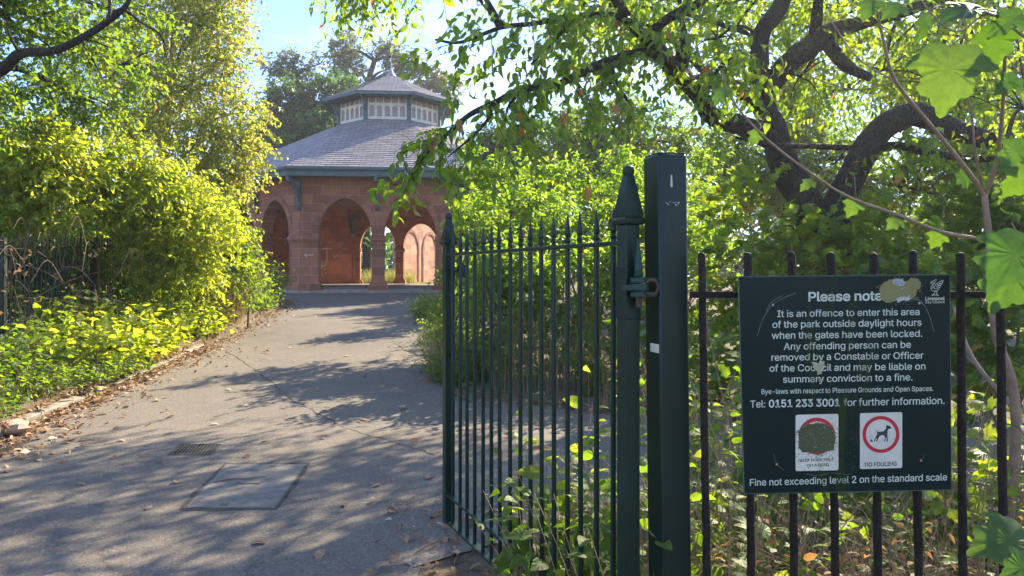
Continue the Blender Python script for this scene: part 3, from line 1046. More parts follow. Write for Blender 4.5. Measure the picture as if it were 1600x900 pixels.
# timber bracket under the eaves, drawn in x (outwards) and z
def bracket():
    mb = MB()
    mb.box((0.0, -0.06, 2.95), (0.10, 0.06, 3.84))
    mb.box((0.10, -0.055, 3.72), (0.72, 0.055, 3.83))
    pts = []
    for k in range(9):
        a = R(90 * k / 8)
        pts.append((0.06 + 0.60 * (1 - math.cos(a)), 3.1 + 0.64 * math.sin(a)))
    outer = [(x, z) for x, z in pts]
    innr = [(x + 0.11 * (1 - k / 12), z - 0.07) for k, (x, z) in enumerate(pts)]
    mb.prism(outer + innr[::-1], -0.045, 0.045)
    mb.prism([(0, 2.78), (0.08, 2.84), (0.13, 2.95), (0, 2.95)], -0.07, 0.07)
    return mb
me_br = bracket().mesh('bracket', TIMBER)
# lantern side
LH0, LH1 = LAN_Z - 0.05, LR_Z + 0.02
LHS = LAN_AP * TN
def lantern_side():
    mb = MB()
    hw = 0.105
    n = 5
    x0 = -LHS + 0.09
    pit = (2 * LHS - 0.18) / n
    zs, za, zt = LAN_Z + 0.12, LAN_Z + 0.44, LAN_Z + 0.60      # sill, spring, top of the arched tier
    def panel(xa, xb, za_, zb_, y0=-0.02, y1=0.03):
        mb.box((xa, y0, za_), (xb, y1, zb_))
    panel(-LHS + 0.03, LHS - 0.03, LAN_Z + 0.0, zs, -0.025)
    panel(-LHS + 0.03, LHS - 0.03, zt, zt + 0.06, -0.03)
    panel(-LHS + 0.03, LHS - 0.03, LH1 - 0.06, LH1)
    for k in range(n + 1):
        xc = x0 + pit * k
        w = pit / 2 - hw
        panel(max(xc - w, -LHS + 0.03), min(xc + w, LHS - 0.03), zs, zt, -0.02)
        panel(xc - 0.02, xc + 0.02, zt + 0.06, LH1 - 0.06, -0.02)
    for k in range(n):
        xc = x0 + pit * (k + 0.5)
        poly = [(xc + hw * math.cos(R(180 - 18 * q)), za + hw * math.sin(R(180 - 18 * q)) * 1.15) for q in range(11)]
        left = poly[:6] + [(xc, zt), (xc - hw, zt)]
        right = poly[5:] + [(xc + hw, zt), (xc, zt)]
        mb.prism(left, -0.018, 0.028)
        mb.prism(right, -0.018, 0.028)
    return mb
me_lan = lantern_side().mesh('lantern_frame', CREAM)
me_pane = MB().box((-LHS + 0.03, 0.035, LAN_Z + 0.02), (LHS - 0.03, 0.055, LH1 - 0.01)).mesh('lantern_pane', MAUVE)
me_post = MB().box((-0.075, -0.055, LAN_Z - 0.02), (0.075, 0.08, LH1)).mesh('lantern_post', TIMBER)
lbr = MB()
pts = [(0.05 + 0.5 * (1 - math.cos(R(90 * k / 8))), LAN_Z + 0.48 + 0.46 * math.sin(R(90 * k / 8))) for k in range(9)]
lbr.prism(pts + [(x + 0.08 * (1 - k / 11), z - 0.05) for k, (x, z) in enumerate(pts)][::-1], -0.04, 0.04)
lbr.box((0.0, -0.05, LAN_Z + 0.38), (0.07, 0.05, LH1 - 0.02))
me_lbr = lbr.mesh('lantern_bracket', TIMBER)
lfas = MB()
lhb = LR_AP * TN
lfas.box((-lhb + 0.01, 0.0, -0.11), (lhb - 0.01, 0.035, -0.005))
lfas.box((-lhb + 0.05, 0.035, -0.09), (lhb - 0.30, 0.72, -0.06))
for k in range(9):
    xx = -lhb + 0.35 + (2 * lhb - 0.7) * k / 8
    lfas.box((xx - 0.02, 0.04, -0.14), (xx + 0.02, 0.66, -0.092))
me_lfas = lfas.mesh('lantern_eave', TIMBER)
lantern = link(bpy.data.objects.new('lantern', MB().lathe([(LAN_AP / math.cos(R(22.5)) + 0.06, LAN_Z - 0.12), (LAN_AP / math.cos(R(22.5)) + 0.06, LAN_Z + 0.0), (LAN_AP / math.cos(R(22.5)) - 0.02, LAN_Z + 0.03)], 8, (0, 0, 0), R(22.5)).mesh('lantern', TIMBER)), pav)
for i in range(8):
    a = R(45 * i)
    nrm = Vector((math.sin(a), -math.cos(a), 0))
    rp = link(bpy.data.objects.new('roof', me_roof), pav)
    rp.location = nrm * EAVE_AP + Vector((0, 0, EAVE_Z)); rp.rotation_euler = (Euler((pitch, 0, 0)).to_matrix().to_4x4(), 0)[0].to_euler()
    rp.rotation_euler = (Matrix.Rotation(a, 4, 'Z') @ Matrix.Rotation(pitch, 4, 'X')).to_euler()
    e = link(bpy.data.objects.new('eave', me_fascia), pav)
    e.location = nrm * EAVE_AP + Vector((0, 0, EAVE_Z)); e.rotation_euler = (0, 0, a)
    lr = link(bpy.data.objects.new('lantern_roof', me_lroof), lantern)
    lr.location = nrm * LR_AP + Vector((0, 0, LR_Z)); lr.rotation_euler = (Matrix.Rotation(a, 4, 'Z') @ Matrix.Rotation(lpitch, 4, 'X')).to_euler()
    le = link(bpy.data.objects.new('lantern_eave', me_lfas), lantern)
    le.location = nrm * LR_AP + Vector((0, 0, LR_Z)); le.rotation_euler = (0, 0, a)
    for nm, me in (('lantern_frame', me_lan), ('lantern_pane', me_pane)):
        q = link(bpy.data.objects.new(nm, me), lantern)
        q.location = nrm * LAN_AP; q.rotation_euler = (0, 0, a)
    ca = a + R(22.5)
    cn = Vector((math.sin(ca), -math.cos(ca), 0))
    q = link(bpy.data.objects.new('lantern_post', me_post), lantern)
    q.location = cn * (LAN_AP / math.cos(R(22.5)) + 0.03); q.rotation_euler = (0, 0, ca)
    q = link(bpy.data.objects.new('lantern_bracket', me_lbr), lantern)
    q.location = cn * (LAN_AP / math.cos(R(22.5)) + 0.08); q.rotation_euler = (0, 0, ca - R(90))
    b = link(bpy.data.objects.new('bracket', me_br), pav)
    b.location = cn * (AP / math.cos(R(22.5)) + 0.0); b.rotation_euler = (0, 0, ca - R(90))
    if i not in (5, 6):
        b = link(bpy.data.objects.new('bracket', me_br), pav)
        b.location = nrm * (AP + 0.002); b.rotation_euler = (0, 0, a - R(90))
# inner brackets against the solid walls
for ang, dd in ((247.5, 5.62), (292.5, 5.62), (202.5, 5.62)):
    ca = R(ang)
    cn = Vector((math.sin(ca), -math.cos(ca), 0))
    b = link(bpy.data.objects.new('bracket', me_br), pav)
    b.location = cn * (dd + 0.55) + Vector((0, 0, -0.3)); b.rotation_euler = (0, 0, ca + R(90))
fin = MB()
fin.lathe([(0.34, 0.0), (0.28, 0.05), (0.12, 0.3), (0.08, 0.42), (0.04, 0.47)], 8, (0, 0, LR_TOP - 0.14), R(22.5))
fin.build('roof_cap', LEAD, pav, 30)
fin = MB()
fin.lathe([(0.022, 0), (0.018, 1.3), (0.035, 1.34), (0.035, 1.40), (0.015, 1.44), (0.010, 2.2), (0.002, 2.4)], 8, (0, 0, LR_TOP + 0.28))
fin.build('finial_rod', m_plain('verdigris', (0.12, 0.22, 0.2), 0.6), pav, 30)
# chalk and paint scrawls on the inside wall: strokes only
def scrawl(wall_i, strokes, mat, r, label=None):
    a = R(45 * wall_i)
    nrm = Vector((math.sin(a), -math.cos(a), 0))
    mb = MB()
    for st in strokes:
        pts, rr = catmull([Vector((x, TH + 0.004, z)) for x, z in st], [r] * len(st), 5)
        v, f = [], []
        for k, p in enumerate(pts):
            d = (pts[min(k + 1, len(pts) - 1)] - pts[max(k - 1, 0)]).normalized()
            nn = Vector((-d.z, 0, d.x)) * r
            v += [p + nn, p - nn]
        f = [(2 * k, 2 * k + 1, 2 * k + 3, 2 * k + 2) for k in range(len(pts) - 1)]
        mb.add(v, f)
    o = mb.build('graffiti', mat, pav)
    o.location = nrm * AP
    o.rotation_euler = (0, 0, a)
CHALK = m_plain('chalk', (0.62, 0.5, 0.42), 0.95, 0, 0.8, 30)
PALEP = m_plain('pale_spray', (0.55, 0.52, 0.42), 0.9, 0, 0.6, 20)
def j_stroke(x, z, h, w):
    return [(x, z + h), (x, z + h * 0.3), (x + w * 0.35, z), (x + w, z + h * 0.1), (x + w * 1.05, z + h * 0.35)]
scr = []
for x, z, h, w in ((-0.9, 1.0, 0.85, 0.45), (-0.2, 0.85, 1.0, -0.4)):
    scr.append(j_stroke(x, z, h, w))
    scr.append([(x - 0.3, z + h), (x, z + h + 0.02), (x + 0.3, z + h)])
scrawl(5, scr, PALEP, 0.028)
scr = []
for k in range(26):
    x, z = random.uniform(-2.1, 1.9), random.uniform(0.5, 2.2)
    s_ = random.uniform(0.07, 0.16)
    for q in range(random.randint(2, 5)):
        scr.append([(x + q * s_ * 1.3 + random.uniform(-1, 1) * s_ * 0.5, z + random.uniform(0, 1) * s_ * 1.5) for _ in range(random.randint(3, 5))])
scrawl(5, scr, CHALK, 0.008)
scr = []
for k in range(16):
    x, z = random.uniform(-2.1, 1.9), random.uniform(0.6, 2.0)
    s_ = random.uniform(0.1, 0.2)
    for q in range(random.randint(2, 4)):
        scr.append([(x + q * s_ * 1.3 + random.uniform(-1, 1) * s_ * 0.5, z + random.uniform(0, 1) * s_ * 1.5) for _ in range(random.randint(3, 5))])
scrawl(6, scr, CHALK, 0.009)
# arrow chalked on the front-left pier
mbp = MB()
for (x0, z0), (x1, z1) in (((-2.42, 1.27), (-2.1, 1.29)), ((-2.42, 1.27), (-2.35, 1.33)), ((-2.42, 1.27), (-2.34, 1.22))):
    d = Vector((x1 - x0, 0, z1 - z0)).normalized()
    nn = Vector((-d.z, 0, d.x)) * 0.012
    a_, b_ = Vector((x0, -0.004, z0)), Vector((x1, -0.004, z1))
    mbp.add([a_ + nn, a_ - nn, b_ - nn, b_ + nn], [(0, 1, 2, 3)])
o = mbp.build('chalk_arrow', CHALK, pav)
o.location = (0, -AP, 0)

# garden wall beyond, with blind arches
gwd = Vector((0.31, 0.95, 0))
gw = thing('garden_wall', 'pale pink stone wall with blind arches seen through the pavilion', 'wall', (-6.6, 42.0, 0.81), math.atan2(0.95, 0.31))
mb = MB().box((0, 0, -0.2), (14, 0.5, 3.9)); mb.build('wall', STONE_PALE, gw)
mb = MB().box((-0.1, -0.08, 3.9), (14.1, 0.58, 4.05)); mb.build('coping', STONE_TRIM, gw)
for k in range(5):
    cx = 1.4 + 2.7 * k
    mb = MB()
    n = 24
    v, f = [], []
    for i in range(n + 1):
        t_ = math.pi * (1 - i / n)
        for rr, y_ in ((0.95, -0.05), (1.12, -0.05), (0.95, 0.01), (1.12, 0.01)):
            v.append((cx + rr * math.cos(t_), y_, 2.1 + rr * math.sin(t_) * 1.1))
    for i in range(n):
        a_, b_ = 4 * i, 4 * i + 4
        f += [(a_, b_, b_ + 1, a_ + 1), (a_ + 1, b_ + 1, b_ + 3, a_ + 3), (a_, a_ + 2, b_ + 2, b_)]
    mb.add(v, f)
    for s in (-1.12, 0.95):
        mb.box((cx + s, -0.05, 0), (cx + s + 0.17, 0.01, 2.1))
    mb.build('blind_arch', STONE_TRIM, gw)

# ================================================================== GATE
gn, gf = Vector((0.352, 2.15, 0)), Vector((-0.321, 3.60, 0))
GW = (gf - gn).length
gate = thing('park_gate', 'dark green iron gate with spiked bars standing open beside the path', 'gate', gn, math.atan2((gf - gn).y, (gf - gn).x))
def stile(x, tip, collar, bottom, w, pw):
    mb = MB()
    h = w / 2
    mb.box((x - h, -h, bottom), (x + h, h, collar))
    o = mb.build('stile', GATE_GREEN, gate, bevel=0.003)
    mb = MB()
    mb.lathe([(h + 0.001, 0), (pw - 0.004, 0.0), (pw, 0.006), (pw, 0.016), (pw - 0.006, 0.022), (pw - 0.003, 0.03), (0.011, tip - collar - 0.026)], 4, (x, 0, collar), math.pi / 4, square=True)
    mb.lathe([(0.009, -0.03), (0.011, -0.02), (0.016, -0.012), (0.0185, 0.0), (0.016, 0.012), (0.009, 0.0175), (0.002, 0.019)], 14, (x, 0, tip - 0.019))
    mb.build('finial', GATE_GREEN, o, 35)
stile(0, 1.826, 1.645, 0.235, 0.05, 0.036)
stile(GW, 1.806, 1.640, 0.235, 0.05, 0.034)
for nm, z0, z1 in (('top_rail', 1.585, 1.597), ('lower_rail', 0.376, 0.388), ('bottom_rail', 0.238, 0.250)):
    MB().box((0.027, -0.021, z0), (GW - 0.027, 0.021, z1)).build(nm, GATE_GREEN, gate, bevel=0.002)
NB = 16
bar = MB()
bar.lathe([(0.0088, 0.252), (0.0088, 0.374)], 12)
bar.lathe([(0.0088, 0.390), (0.0088, 1.583)], 12)
me_bar = bar.mesh('bar', GATE_GREEN, 30)
sp = MB()
sp.lathe([(0.0088, 1.598), (0.0088, 1.606), (0.0118, 1.609), (0.0122, 1.613), (0.0098, 1.618), (0.0082, 1.624), (0.0112, 1.632), (0.0118, 1.636), (0.0012, 1.708)], 12)
me_sp = sp.mesh('spike', GATE_GREEN, 25)
for k in range(NB):
    x = 0.085 + (GW - 0.15) * k / (NB - 1)
    b = link(bpy.data.objects.new('bar', me_bar), gate)
    b.location = (x, 0, 0)
    b.rotation_euler = (R(random.uniform(-0.2, 0.2)), R(random.uniform(-0.15, 0.15)), random.uniform(0, 3))
    link(bpy.data.objects.new('spike', me_sp), b)
# latch near the free end, with its little plate
mb = MB().box((GW - 0.115, -0.05, 1.50), (GW - 0.025, -0.026, 1.515)).box((GW - 0.10, -0.052, 1.475), (GW - 0.085, -0.02, 1.54))
mb.tube([(GW - 0.09 + 0.035 * math.cos(q), -0.03, 1.505 + 0.035 * math.sin(q)) for q in np.linspace(0, 5.5, 12)], 0.006, 6)
mb.build('latch', GATE_GREEN, gate)
MB().box((GW - 0.045, -0.060, 1.492), (GW - 0.005, -0.0535, 1.516)).build('latch_plate', m_plain('latch_brass', (0.42, 0.38, 0.22), 0.5), gate, bevel=0.001)
# clasp bands round the hanging stile
MB().box((-0.0275, -0.0275, 1.36), (0.0275, 0.0275, 1.52)).build('clasp', POST_GREEN, gate, bevel=0.003)
MB().box((-0.0275, -0.0275, 0.42), (0.0275, 0.0275, 0.56)).build('clasp', POST_GREEN, gate, bevel=0.003)

# ------------------------------------------------------------------ gate post and hinge
PTH = R(16.05)
pw_ = 0.0965
E = Vector((0.441, 2.1, 0))
ex, ey = Vector((math.cos(PTH), math.sin(PTH), 0)), Vector((-math.sin(PTH), math.cos(PTH), 0))
pc = E + (ex + ey) * pw_ / 2
post = thing('gate_post', 'thick square dark green steel post the gate hangs from', 'post', (pc.x + 0.012, pc.y, 0), PTH)
post.rotation_euler = (0, R(-0.75), PTH)
h = pw_ / 2
mb = MB().box((-h, -h, -0.3), (h, h, 1.853))
mb.build('shaft', POST_GREEN, post, 40, bevel=0.007)
mb = MB().box((-h + 0.004, -h + 0.004, 1.853), (h - 0.004, h - 0.004, 1.857)).build('cap', GATE_GREEN, post, bevel=0.001)
mb = MB().box((-h - 0.0012, -0.041, 1.262), (-h + 0.001, 0.012, 1.288)).build('label_plate', m_plain('pale_label', (0.62, 0.60, 0.47), 0.6), post)
mb = MB()
for p, r_ in (((-0.004, -h - 0.0004, 1.775), 0.0022), ((-0.004, -h - 0.0004, 1.766), 0.0034)):
    mb.lathe([(r_, 0), (r_, 0.0016)], 10)
mb = MB()
mb.add([(-0.007, -h - 0.0012, 1.79), (-0.003, -h - 0.0012, 1.79), (-0.0015, -h - 0.0012, 1.757), (-0.004, -h - 0.0012, 1.752), (-0.009, -h - 0.0012, 1.757)], [(0, 1, 2, 3, 4)])
for k in range(14):
    x, z = random.uniform(-0.026, 0.024), 1.703 + random.uniform(-0.004, 0.006)
    w_ = random.uniform(0.0015, 0.006)
    mb.add([(x, -h - 0.0012, z), (x + w_, -h - 0.0012, z - 0.001), (x + w_ * 0.8, -h - 0.0012, z + 0.003), (x + 0.001, -h - 0.0012, z + 0.002)], [(0, 1, 2, 3)])
mb.build('paint_chips', m_plain('bare_chip', (0.45, 0.47, 0.44), 0.7), post)
mb = MB()
for x in (-0.038, 0.012):
    mb.lathe([(0.0025, 0), (0.0025, 0.001)], 8, (x, -h - 0.0004, 1.838))
mb.build('screw_hole', RUST, post)
hp = Matrix.LocRotScale(post.location, post.rotation_euler, None).inverted() @ W(998, 440, 2.11)
mb = MB()
for z0, z1 in ((-0.004, 0.012), (-0.046, -0.03)):
    mb.lathe([(0.024, z0), (0.026, z0 + 0.002), (0.026, z1 - 0.002), (0.024, z1)], 16)
    mb.box((0.0, -0.017, z0 + 0.001), (0.062, 0.017, z1 - 0.001))
hg = mb.build('hinge', HINGE_GREEN, post, 35, loc=hp)
mb = MB()
mb.lathe([(0.027, -0.027), (0.0285, -0.024), (0.0285, -0.010), (0.027, -0.007)], 16)
mb.box((-0.05, -0.013, -0.025), (0.0, 0.013, -0.009))
mb.build('strap', HINGE_GREEN, hg, 35)
mb = MB()
mb.lathe([(0.009, 0.0125), (0.013, 0.016), (0.0145, 0.022), (0.011, 0.027), (0.013, 0.032), (0.0125, 0.04), (0.0025, 0.128), (0.001, 0.131)], 14)
mb.build('finial', HINGE_GREEN, hg, 30)
mb = MB().lathe([(0.010, -0.047), (0.010, -0.075), (0.008, -0.078)], 10)
mb.tube([(0.028 + 0.022 * math.cos(q), -0.026, -0.017 + 0.022 * math.sin(q)) for q in np.linspace(-2.4, 2.4, 10)], 0.0045, 6)
mb.build('bolt', RUST, hg, 30)

# ================================================================== FENCE AND NOTICE
fence = thing('railing_fence', 'dark encrusted iron railings with rounded bar tops behind the notice', 'fence', (0.57, 2.075, 0), R(-0.4))
fb = MB()
zt = 1.562
n = 40
zz = [(-0.2 + (zt - 0.012 + 0.2) * k / n) for k in range(n + 1)]
prof = [(0.0112, z) for z in zz] + [(0.0105, zt - 0.006), (0.0075, zt - 0.001), (0.002, zt + 0.0015)]
me_fb = []
for q in range(3):
    fb = MB()
    fb.lathe(prof, 10)
    rr = random.Random(q)
    fb.v = [(x * (1 + rr.uniform(-0.13, 0.16)), y * (1 + rr.uniform(-0.13, 0.16)), z) for x, y, z in fb.v]
    me_fb.append(fb.mesh('bar', CRUST, 50))
for k in range(13):
    b = link(bpy.data.objects.new('bar', me_fb[k % 3]), fence)
    b.location = (0.1228 * k + random.uniform(-0.003, 0.003) + 0.012, 0, random.uniform(-0.004, 0.003))
    b.rotation_euler = (0, R(-0.8 + random.uniform(-0.35, 0.35)), 0)
mb = MB().box((-0.05, -0.006, 1.426), (1.62, 0.006, 1.445))
mb.build('top_rail', CRUST, fence)
MB().box((-0.05, -0.006, 0.14), (1.62, 0.006, 0.16)).build('lower_rail', CRUST, fence)

SD = 2.035
SC = (1322.0, 600.0)
sign_p = W(SC[0], SC[1], SD)
sign = thing('notice_board', 'dark green park notice with white lettering fixed to the iron railings', 'sign', sign_p)
STILT = R(-1.05)
sign.rotation_euler = (0, STILT, 0)
SK = SD / F
def s2(px, py):
    dx, dz = (px - SC[0]) * SK, -(py - SC[1]) * SK
    c, s = math.cos(-STILT), math.sin(-STILT)
    return (c * dx - s * dz, s * dx + c * dz) if False else (math.cos(STILT) * dx - math.sin(STILT) * dz, math.sin(STILT) * dx + math.cos(STILT) * dz)
def crop4(x, y): return (1150 + x / 4.706, 420 + y / 4.706)
def crop5(x, y): return (1150 + x / 4.706, 600 + y / 4.706)

def m_sign(name, col, stain, amt=0.5, rough=0.35):
    t = NT(name)
    c = t.coord()
    mp = t.node('ShaderNodeMapping', {'Vector': c, 'Scale': (1, 1, 0.22)})
    streak = t.noise(26, 5, 0.6, mp.outputs[0])
    g = t.ramp(streak, [(0.5, grey(0)), (0.66, grey(1))])
    sep = t.node('ShaderNodeSeparateXYZ', {0: c})
    # algae has grown in a band down the middle of the board
    band = t.ramp(t.math('ABSOLUTE', t.math('ADD', sep.outputs[0], 0.02)), [(0.03, grey(1)), (0.16, grey(0))])
    fac = t.math('MULTIPLY', t.math('MULTIPLY', g, band), amt)
    base = t.mix(fac, col, stain)
    sc = t.noise(240, 2, 0.5, c)
    base = t.mix(t.math('MULTIPLY', t.ramp(sc, [(0.70, grey(0)), (0.74, grey(1))]), 0.25), base, (0.2, 0.23, 0.2))
    t.b.inputs['Specular IOR Level'].default_value = 0.15
    return t.fin(Base_Color=base, Roughness=rough, Normal=t.bump(t.noise(14, 4, 0.6, c), 0.05, 0.004))
SIGN_BASE = m_sign('notice_green', (0.0026, 0.0145, 0.0145), (0.03, 0.045, 0.01), 0.7, 0.3)
SIGN_TEXT = m_sign('notice_lettering', (0.52, 0.57, 0.47), (0.13, 0.17, 0.06), 0.95, 0.5)
STK_WHITE = m_paint('sticker_white', (0.52, 0.51, 0.42), 0.5, 0.5, (0.2, 0.19, 0.10), dirt=(0.33, 0.32, 0.2), scale=150, wlo=0.62)
STK_RED = m_paint('sticker_red', (0.42, 0.02, 0.03), 0.5, 0.25, (0.2, 0.08, 0.06), scale=150, wlo=0.66)
STK_BLACK = m_plain('sticker_black', (0.02, 0.02, 0.022), 0.5)
STK_DIRT = m_paint('sticker_grime', (0.062, 0.068, 0.03), 0.7, 0.6, (0.25, 0.25, 0.17), scale=90, wlo=0.60)
PAINT_BLOB = m_paint('olive_smear', (0.19, 0.18, 0.07), 0.7, 0.7, (0.35, 0.36, 0.33), scale=40, wlo=0.60)

mb = MB()
corn = [s2(1154, 433), s2(1484, 429.5), s2(1486.5, 765), s2(1163, 771.5)]
mb.prism(corn[::-1], 0.0, 0.004)
mb.build('panel', SIGN_BASE, sign, bevel=0.0006)
mb = MB()
for a_, b_ in zip(corn, corn[1:] + corn[:1]):
    mb.tube([(a_[0], 0.002, a_[1]), (b_[0], 0.002, b_[1])], 0.0023, 6)
mb.build('edge', m_plain('notice_edge', (0.05, 0.09, 0.06), 0.5), sign)

try:                                    # a plain grotesque that ships with Blender; else the built-in face
    import os
    SANS = bpy.data.fonts.load(os.path.join(bpy.utils.system_resource('DATAFILES'), 'fonts', 'Inter.woff2'))
except Exception:
    SANS = None
def text_shape(s, bold=False):
    cu = bpy.data.curves.new('lettering', 'FONT')
    cu.body = s
    cu.size = 1.0
    if SANS:
        cu.font = SANS
    cu.align_x = 'LEFT'
    cu.offset = 0.018 if bold else 0.005
    cu.space_character = 0.98
    cu.resolution_u = 3
    ob = bpy.data.objects.new('lettering', cu)
    COL.objects.link(ob)
    d = bpy.context.evaluated_depsgraph_get()
    d.update()
    me = bpy.data.meshes.new_from_object(ob.evaluated_get(d))
    v = [(p.co.x, p.co.y) for p in me.vertices]
    f = [tuple(p.vertices) for p in me.polygons]
    bpy.data.objects.remove(ob)
    bpy.data.curves.remove(cu)
    bpy.data.meshes.remove(me)
    return v, f
CAPH = max(y for x, y in text_shape('H')[0])
def put_text(mb, s, x0, y0, x1, y1, cap, bold=False, yoff=-0.0008):
    """baseline from (x0,y0) to (x1,y1), capital height cap, all in photograph pixels"""
    v, f = text_shape(s, bold)
    xmin, xmax = min(p[0] for p in v), max(p[0] for p in v)
    o2 = []
    for x, y in v:
        u = (x - xmin) / (xmax - xmin)
        px = x0 + (x1 - x0) * u
        py = y0 + (y1 - y0) * u - y / CAPH * cap
        a_, b_ = s2(px, py)
        o2.append((a_, yoff, b_))
    mb.add(o2, f)
def tline(s, cx0, cyb0, cx1, cyb1, cap, crop, bold=False, mat=None, yoff=-0.0008, parent=None, name='lettering'):
    mb = MB()
    a_, b_ = crop(cx0, cyb0), crop(cx1, cyb1)
    put_text(mb, s, a_[0], a_[1], b_[0], b_[1], cap / 4.706, bold, yoff)
    return mb.build(name, mat or SIGN_TEXT, parent or sign)
tline('Please note.', 532, 239, 1098, 230, 67, crop4, True)
tline('It is an offence to enter this area', 303, 355, 1348, 339, 49, crop4)
tline('of the park outside daylight hours', 267, 434, 1363, 418, 50, crop4)
tline('when the gates have been locked.', 262, 515, 1368, 499, 50, crop4)
tline('Any offending person can be', 350, 596, 1285, 580, 50, crop4)
tline('removed by a Constable or Officer', 260, 676, 1378, 660, 50, crop4)
tline('of the Council and may be liable on', 246, 756, 1392, 740, 50, crop4)
tline('summary conviction to a fine.', 345, 837, 1297, 820, 50, crop4)
tline('Bye-laws with respect to Pleasure Grounds and Open Spaces.', 187, 74, 1450, 50, 36, crop5)
tline('Tel:', 104, 174, 214, 171, 52, crop5)
tline('0151 233 3001', 241, 171, 762, 162, 54, crop5, True)
tline('for further information.', 790, 161, 1533, 146, 52, crop5)
tline('Fine not exceeding level 2 on the standard scale', 101, 749, 1551, 707, 50, crop5)
tline('Liverpool', 1391, 231, 1533, 229, 24, crop4, True, yoff=-0.0009)
tline('City Council', 1391, 254, 1533, 252, 17, crop4, yoff=-0.0009)
# bird emblem: open white strokes
def strokes(name, mat, lines, r, crop, yoff=-0.0009):
    mb = MB()
    for st in lines:
        P2 = [Vector((a_, yoff, b_)) for a_, b_ in (s2(*crop(x, y)) for x, y in st)]
        if len(P2) > 2:
            P2, _ = catmull(P2, [1] * len(P2), 4)
        v, f = [], []
        rr = r / 4.706 * SK
        for k, p in enumerate(P2):
            d = (P2[min(k + 1, len(P2) - 1)] - P2[max(k - 1, 0)]).normalized()
            nn = Vector((-d.z, 0, d.x)) * rr
            v += [p + nn, p - nn]
        mb.add(v, [(2 * k, 2 * k + 1, 2 * k + 3, 2 * k + 2) for k in range(len(P2) - 1)])
    return mb.build(name, mat, sign)
strokes('emblem', SIGN_TEXT, [
    [(1428, 104), (1440, 92), (1456, 88), (1462, 100), (1452, 112), (1438, 124), (1432, 142), (1440, 158), (1458, 164), (1478, 158), (1492, 146)],
    [(1428, 104), (1442, 104), (1452, 100)], [(1474, 108), (1500, 94), (1522, 84)], [(1522, 84), (1516, 104), (1504, 122), (1494, 142)],
    [(1474, 108), (1462, 122), (1456, 138), (1466, 150)], [(1474, 120), (1496, 110), (1512, 104)], [(1472, 132), (1490, 124), (1504, 120)], [(1470, 144), (1484, 140), (1496, 136)],
    [(1464, 164), (1456, 180), (1444, 194)], [(1478, 160), (1474, 180), (1484, 196)], [(1436, 196), (1460, 192), (1490, 197)], [(1460, 84), (1468, 78), (1472, 86)], [(1440, 112), (1448, 128), (1446, 146)]], 2.0, crop4)
# fixings, scratches
mb = MB()
for p in (crop4(272, 265), crop4(1347, 252), crop5(300, 590), crop5(1360, 562)):
    a_, b_ = s2(*p)
    mb.add([(a_ + 0.0026 * math.cos(q), -0.0022, b_ + 0.0026 * math.sin(q)) for q in np.linspace(0, 2 * math.pi, 12, endpoint=False)]
           + [(a_ + 0.0034 * math.cos(q), -0.0004, b_ + 0.0034 * math.sin(q)) for q in np.linspace(0, 2 * math.pi, 12, endpoint=False)],
           [tuple(range(12))] + [(k, (k + 1) % 12, (k + 1) % 12 + 12, k + 12) for k in range(12)])
mb.build('screws', m_plain('screw_head', (0.4, 0.36, 0.28), 0.4, 0.6), sign)
strokes('scratches', m_plain('scratch_grey', (0.10, 0.14, 0.14), 0.6, 0, 0.8, 60), [
    [(155, 495), (185, 400), (225, 320), (272, 262), (345, 215), (440, 178)], [(222, 308), (262, 245), (340, 197)],
    [(1310, 208), (1370, 250), (1415, 330), (1455, 465)], [(1300, 222), (1345, 232), (1375, 262)]], 2.2, crop4)
strokes('scratches', m_plain('scratch_fine', (0.12, 0.14, 0.12), 0.7), [[(275, 510), (285, 560), (300, 590), (350, 635)], [(1380, 520), (1372, 560)], [(500, 660), (600, 672), (700, 655), (840, 668)]], 1.2, crop5)
mb = MB()
for k in range(130):
    x, y = random.gauss(850, 30), random.uniform(330, 640)
    a_, b_ = s2(*crop5(x, y)); r_ = random.uniform(0.0003, 0.0011)
    mb.add([(a_ + r_ * math.cos(q), -0.0007, b_ + r_ * math.sin(q) * 1.6) for q in (0, 1.3, 2.5, 3.9, 5.1)], [(0, 1, 2, 3, 4)])
mb.build('algae_specks', m_plain('algae', (0.05, 0.085, 0.05), 0.9), sign)
# olive smear and torn patch
def blob(name, mat, pts, crop, yoff, jag=4, parent=None):
    P2 = []
    for (xa, ya), (xb, yb_) in zip(pts, pts[1:] + pts[:1]):
        for k in range(4):
            u = k / 4
            P2.append((xa + (xb - xa) * u + random.uniform(-jag, jag), ya + (yb_ - ya) * u + random.uniform(-jag, jag)))
    mb = MB()
    mb.add([(a_, yoff, b_) for a_, b_ in (s2(*crop(x, y)) for x, y in P2)], [tuple(range(len(P2)))])
    return mb.build(name, mat, parent or sign)
blob('paint_smear', PAINT_BLOB, [(1090, 95), (1160, 75), (1250, 90), (1300, 62), (1345, 70), (1362, 120), (1330, 160), (1320, 205), (1250, 235), (1190, 225), (1110, 255), (1060, 220), (1048, 150)], crop4, -0.0013, 7)
blob('paint_smear', m_paint('grey_residue', (0.30, 0.33, 0.33), 0.7, 0.7, (0.06, 0.07, 0.05), scale=220, wlo=0.52), [(1150, 82), (1225, 70), (1245, 100), (1215, 128), (1165, 118)], crop4, -0.0017, 6)
blob('paint_smear', m_plain('grey_residue_pale', (0.4, 0.42, 0.4), 0.7, 0, 0.9, 300), [(1178, 215), (1275, 200), (1280, 225), (1185, 245)], crop4, -0.0017, 8)
mb = MB()
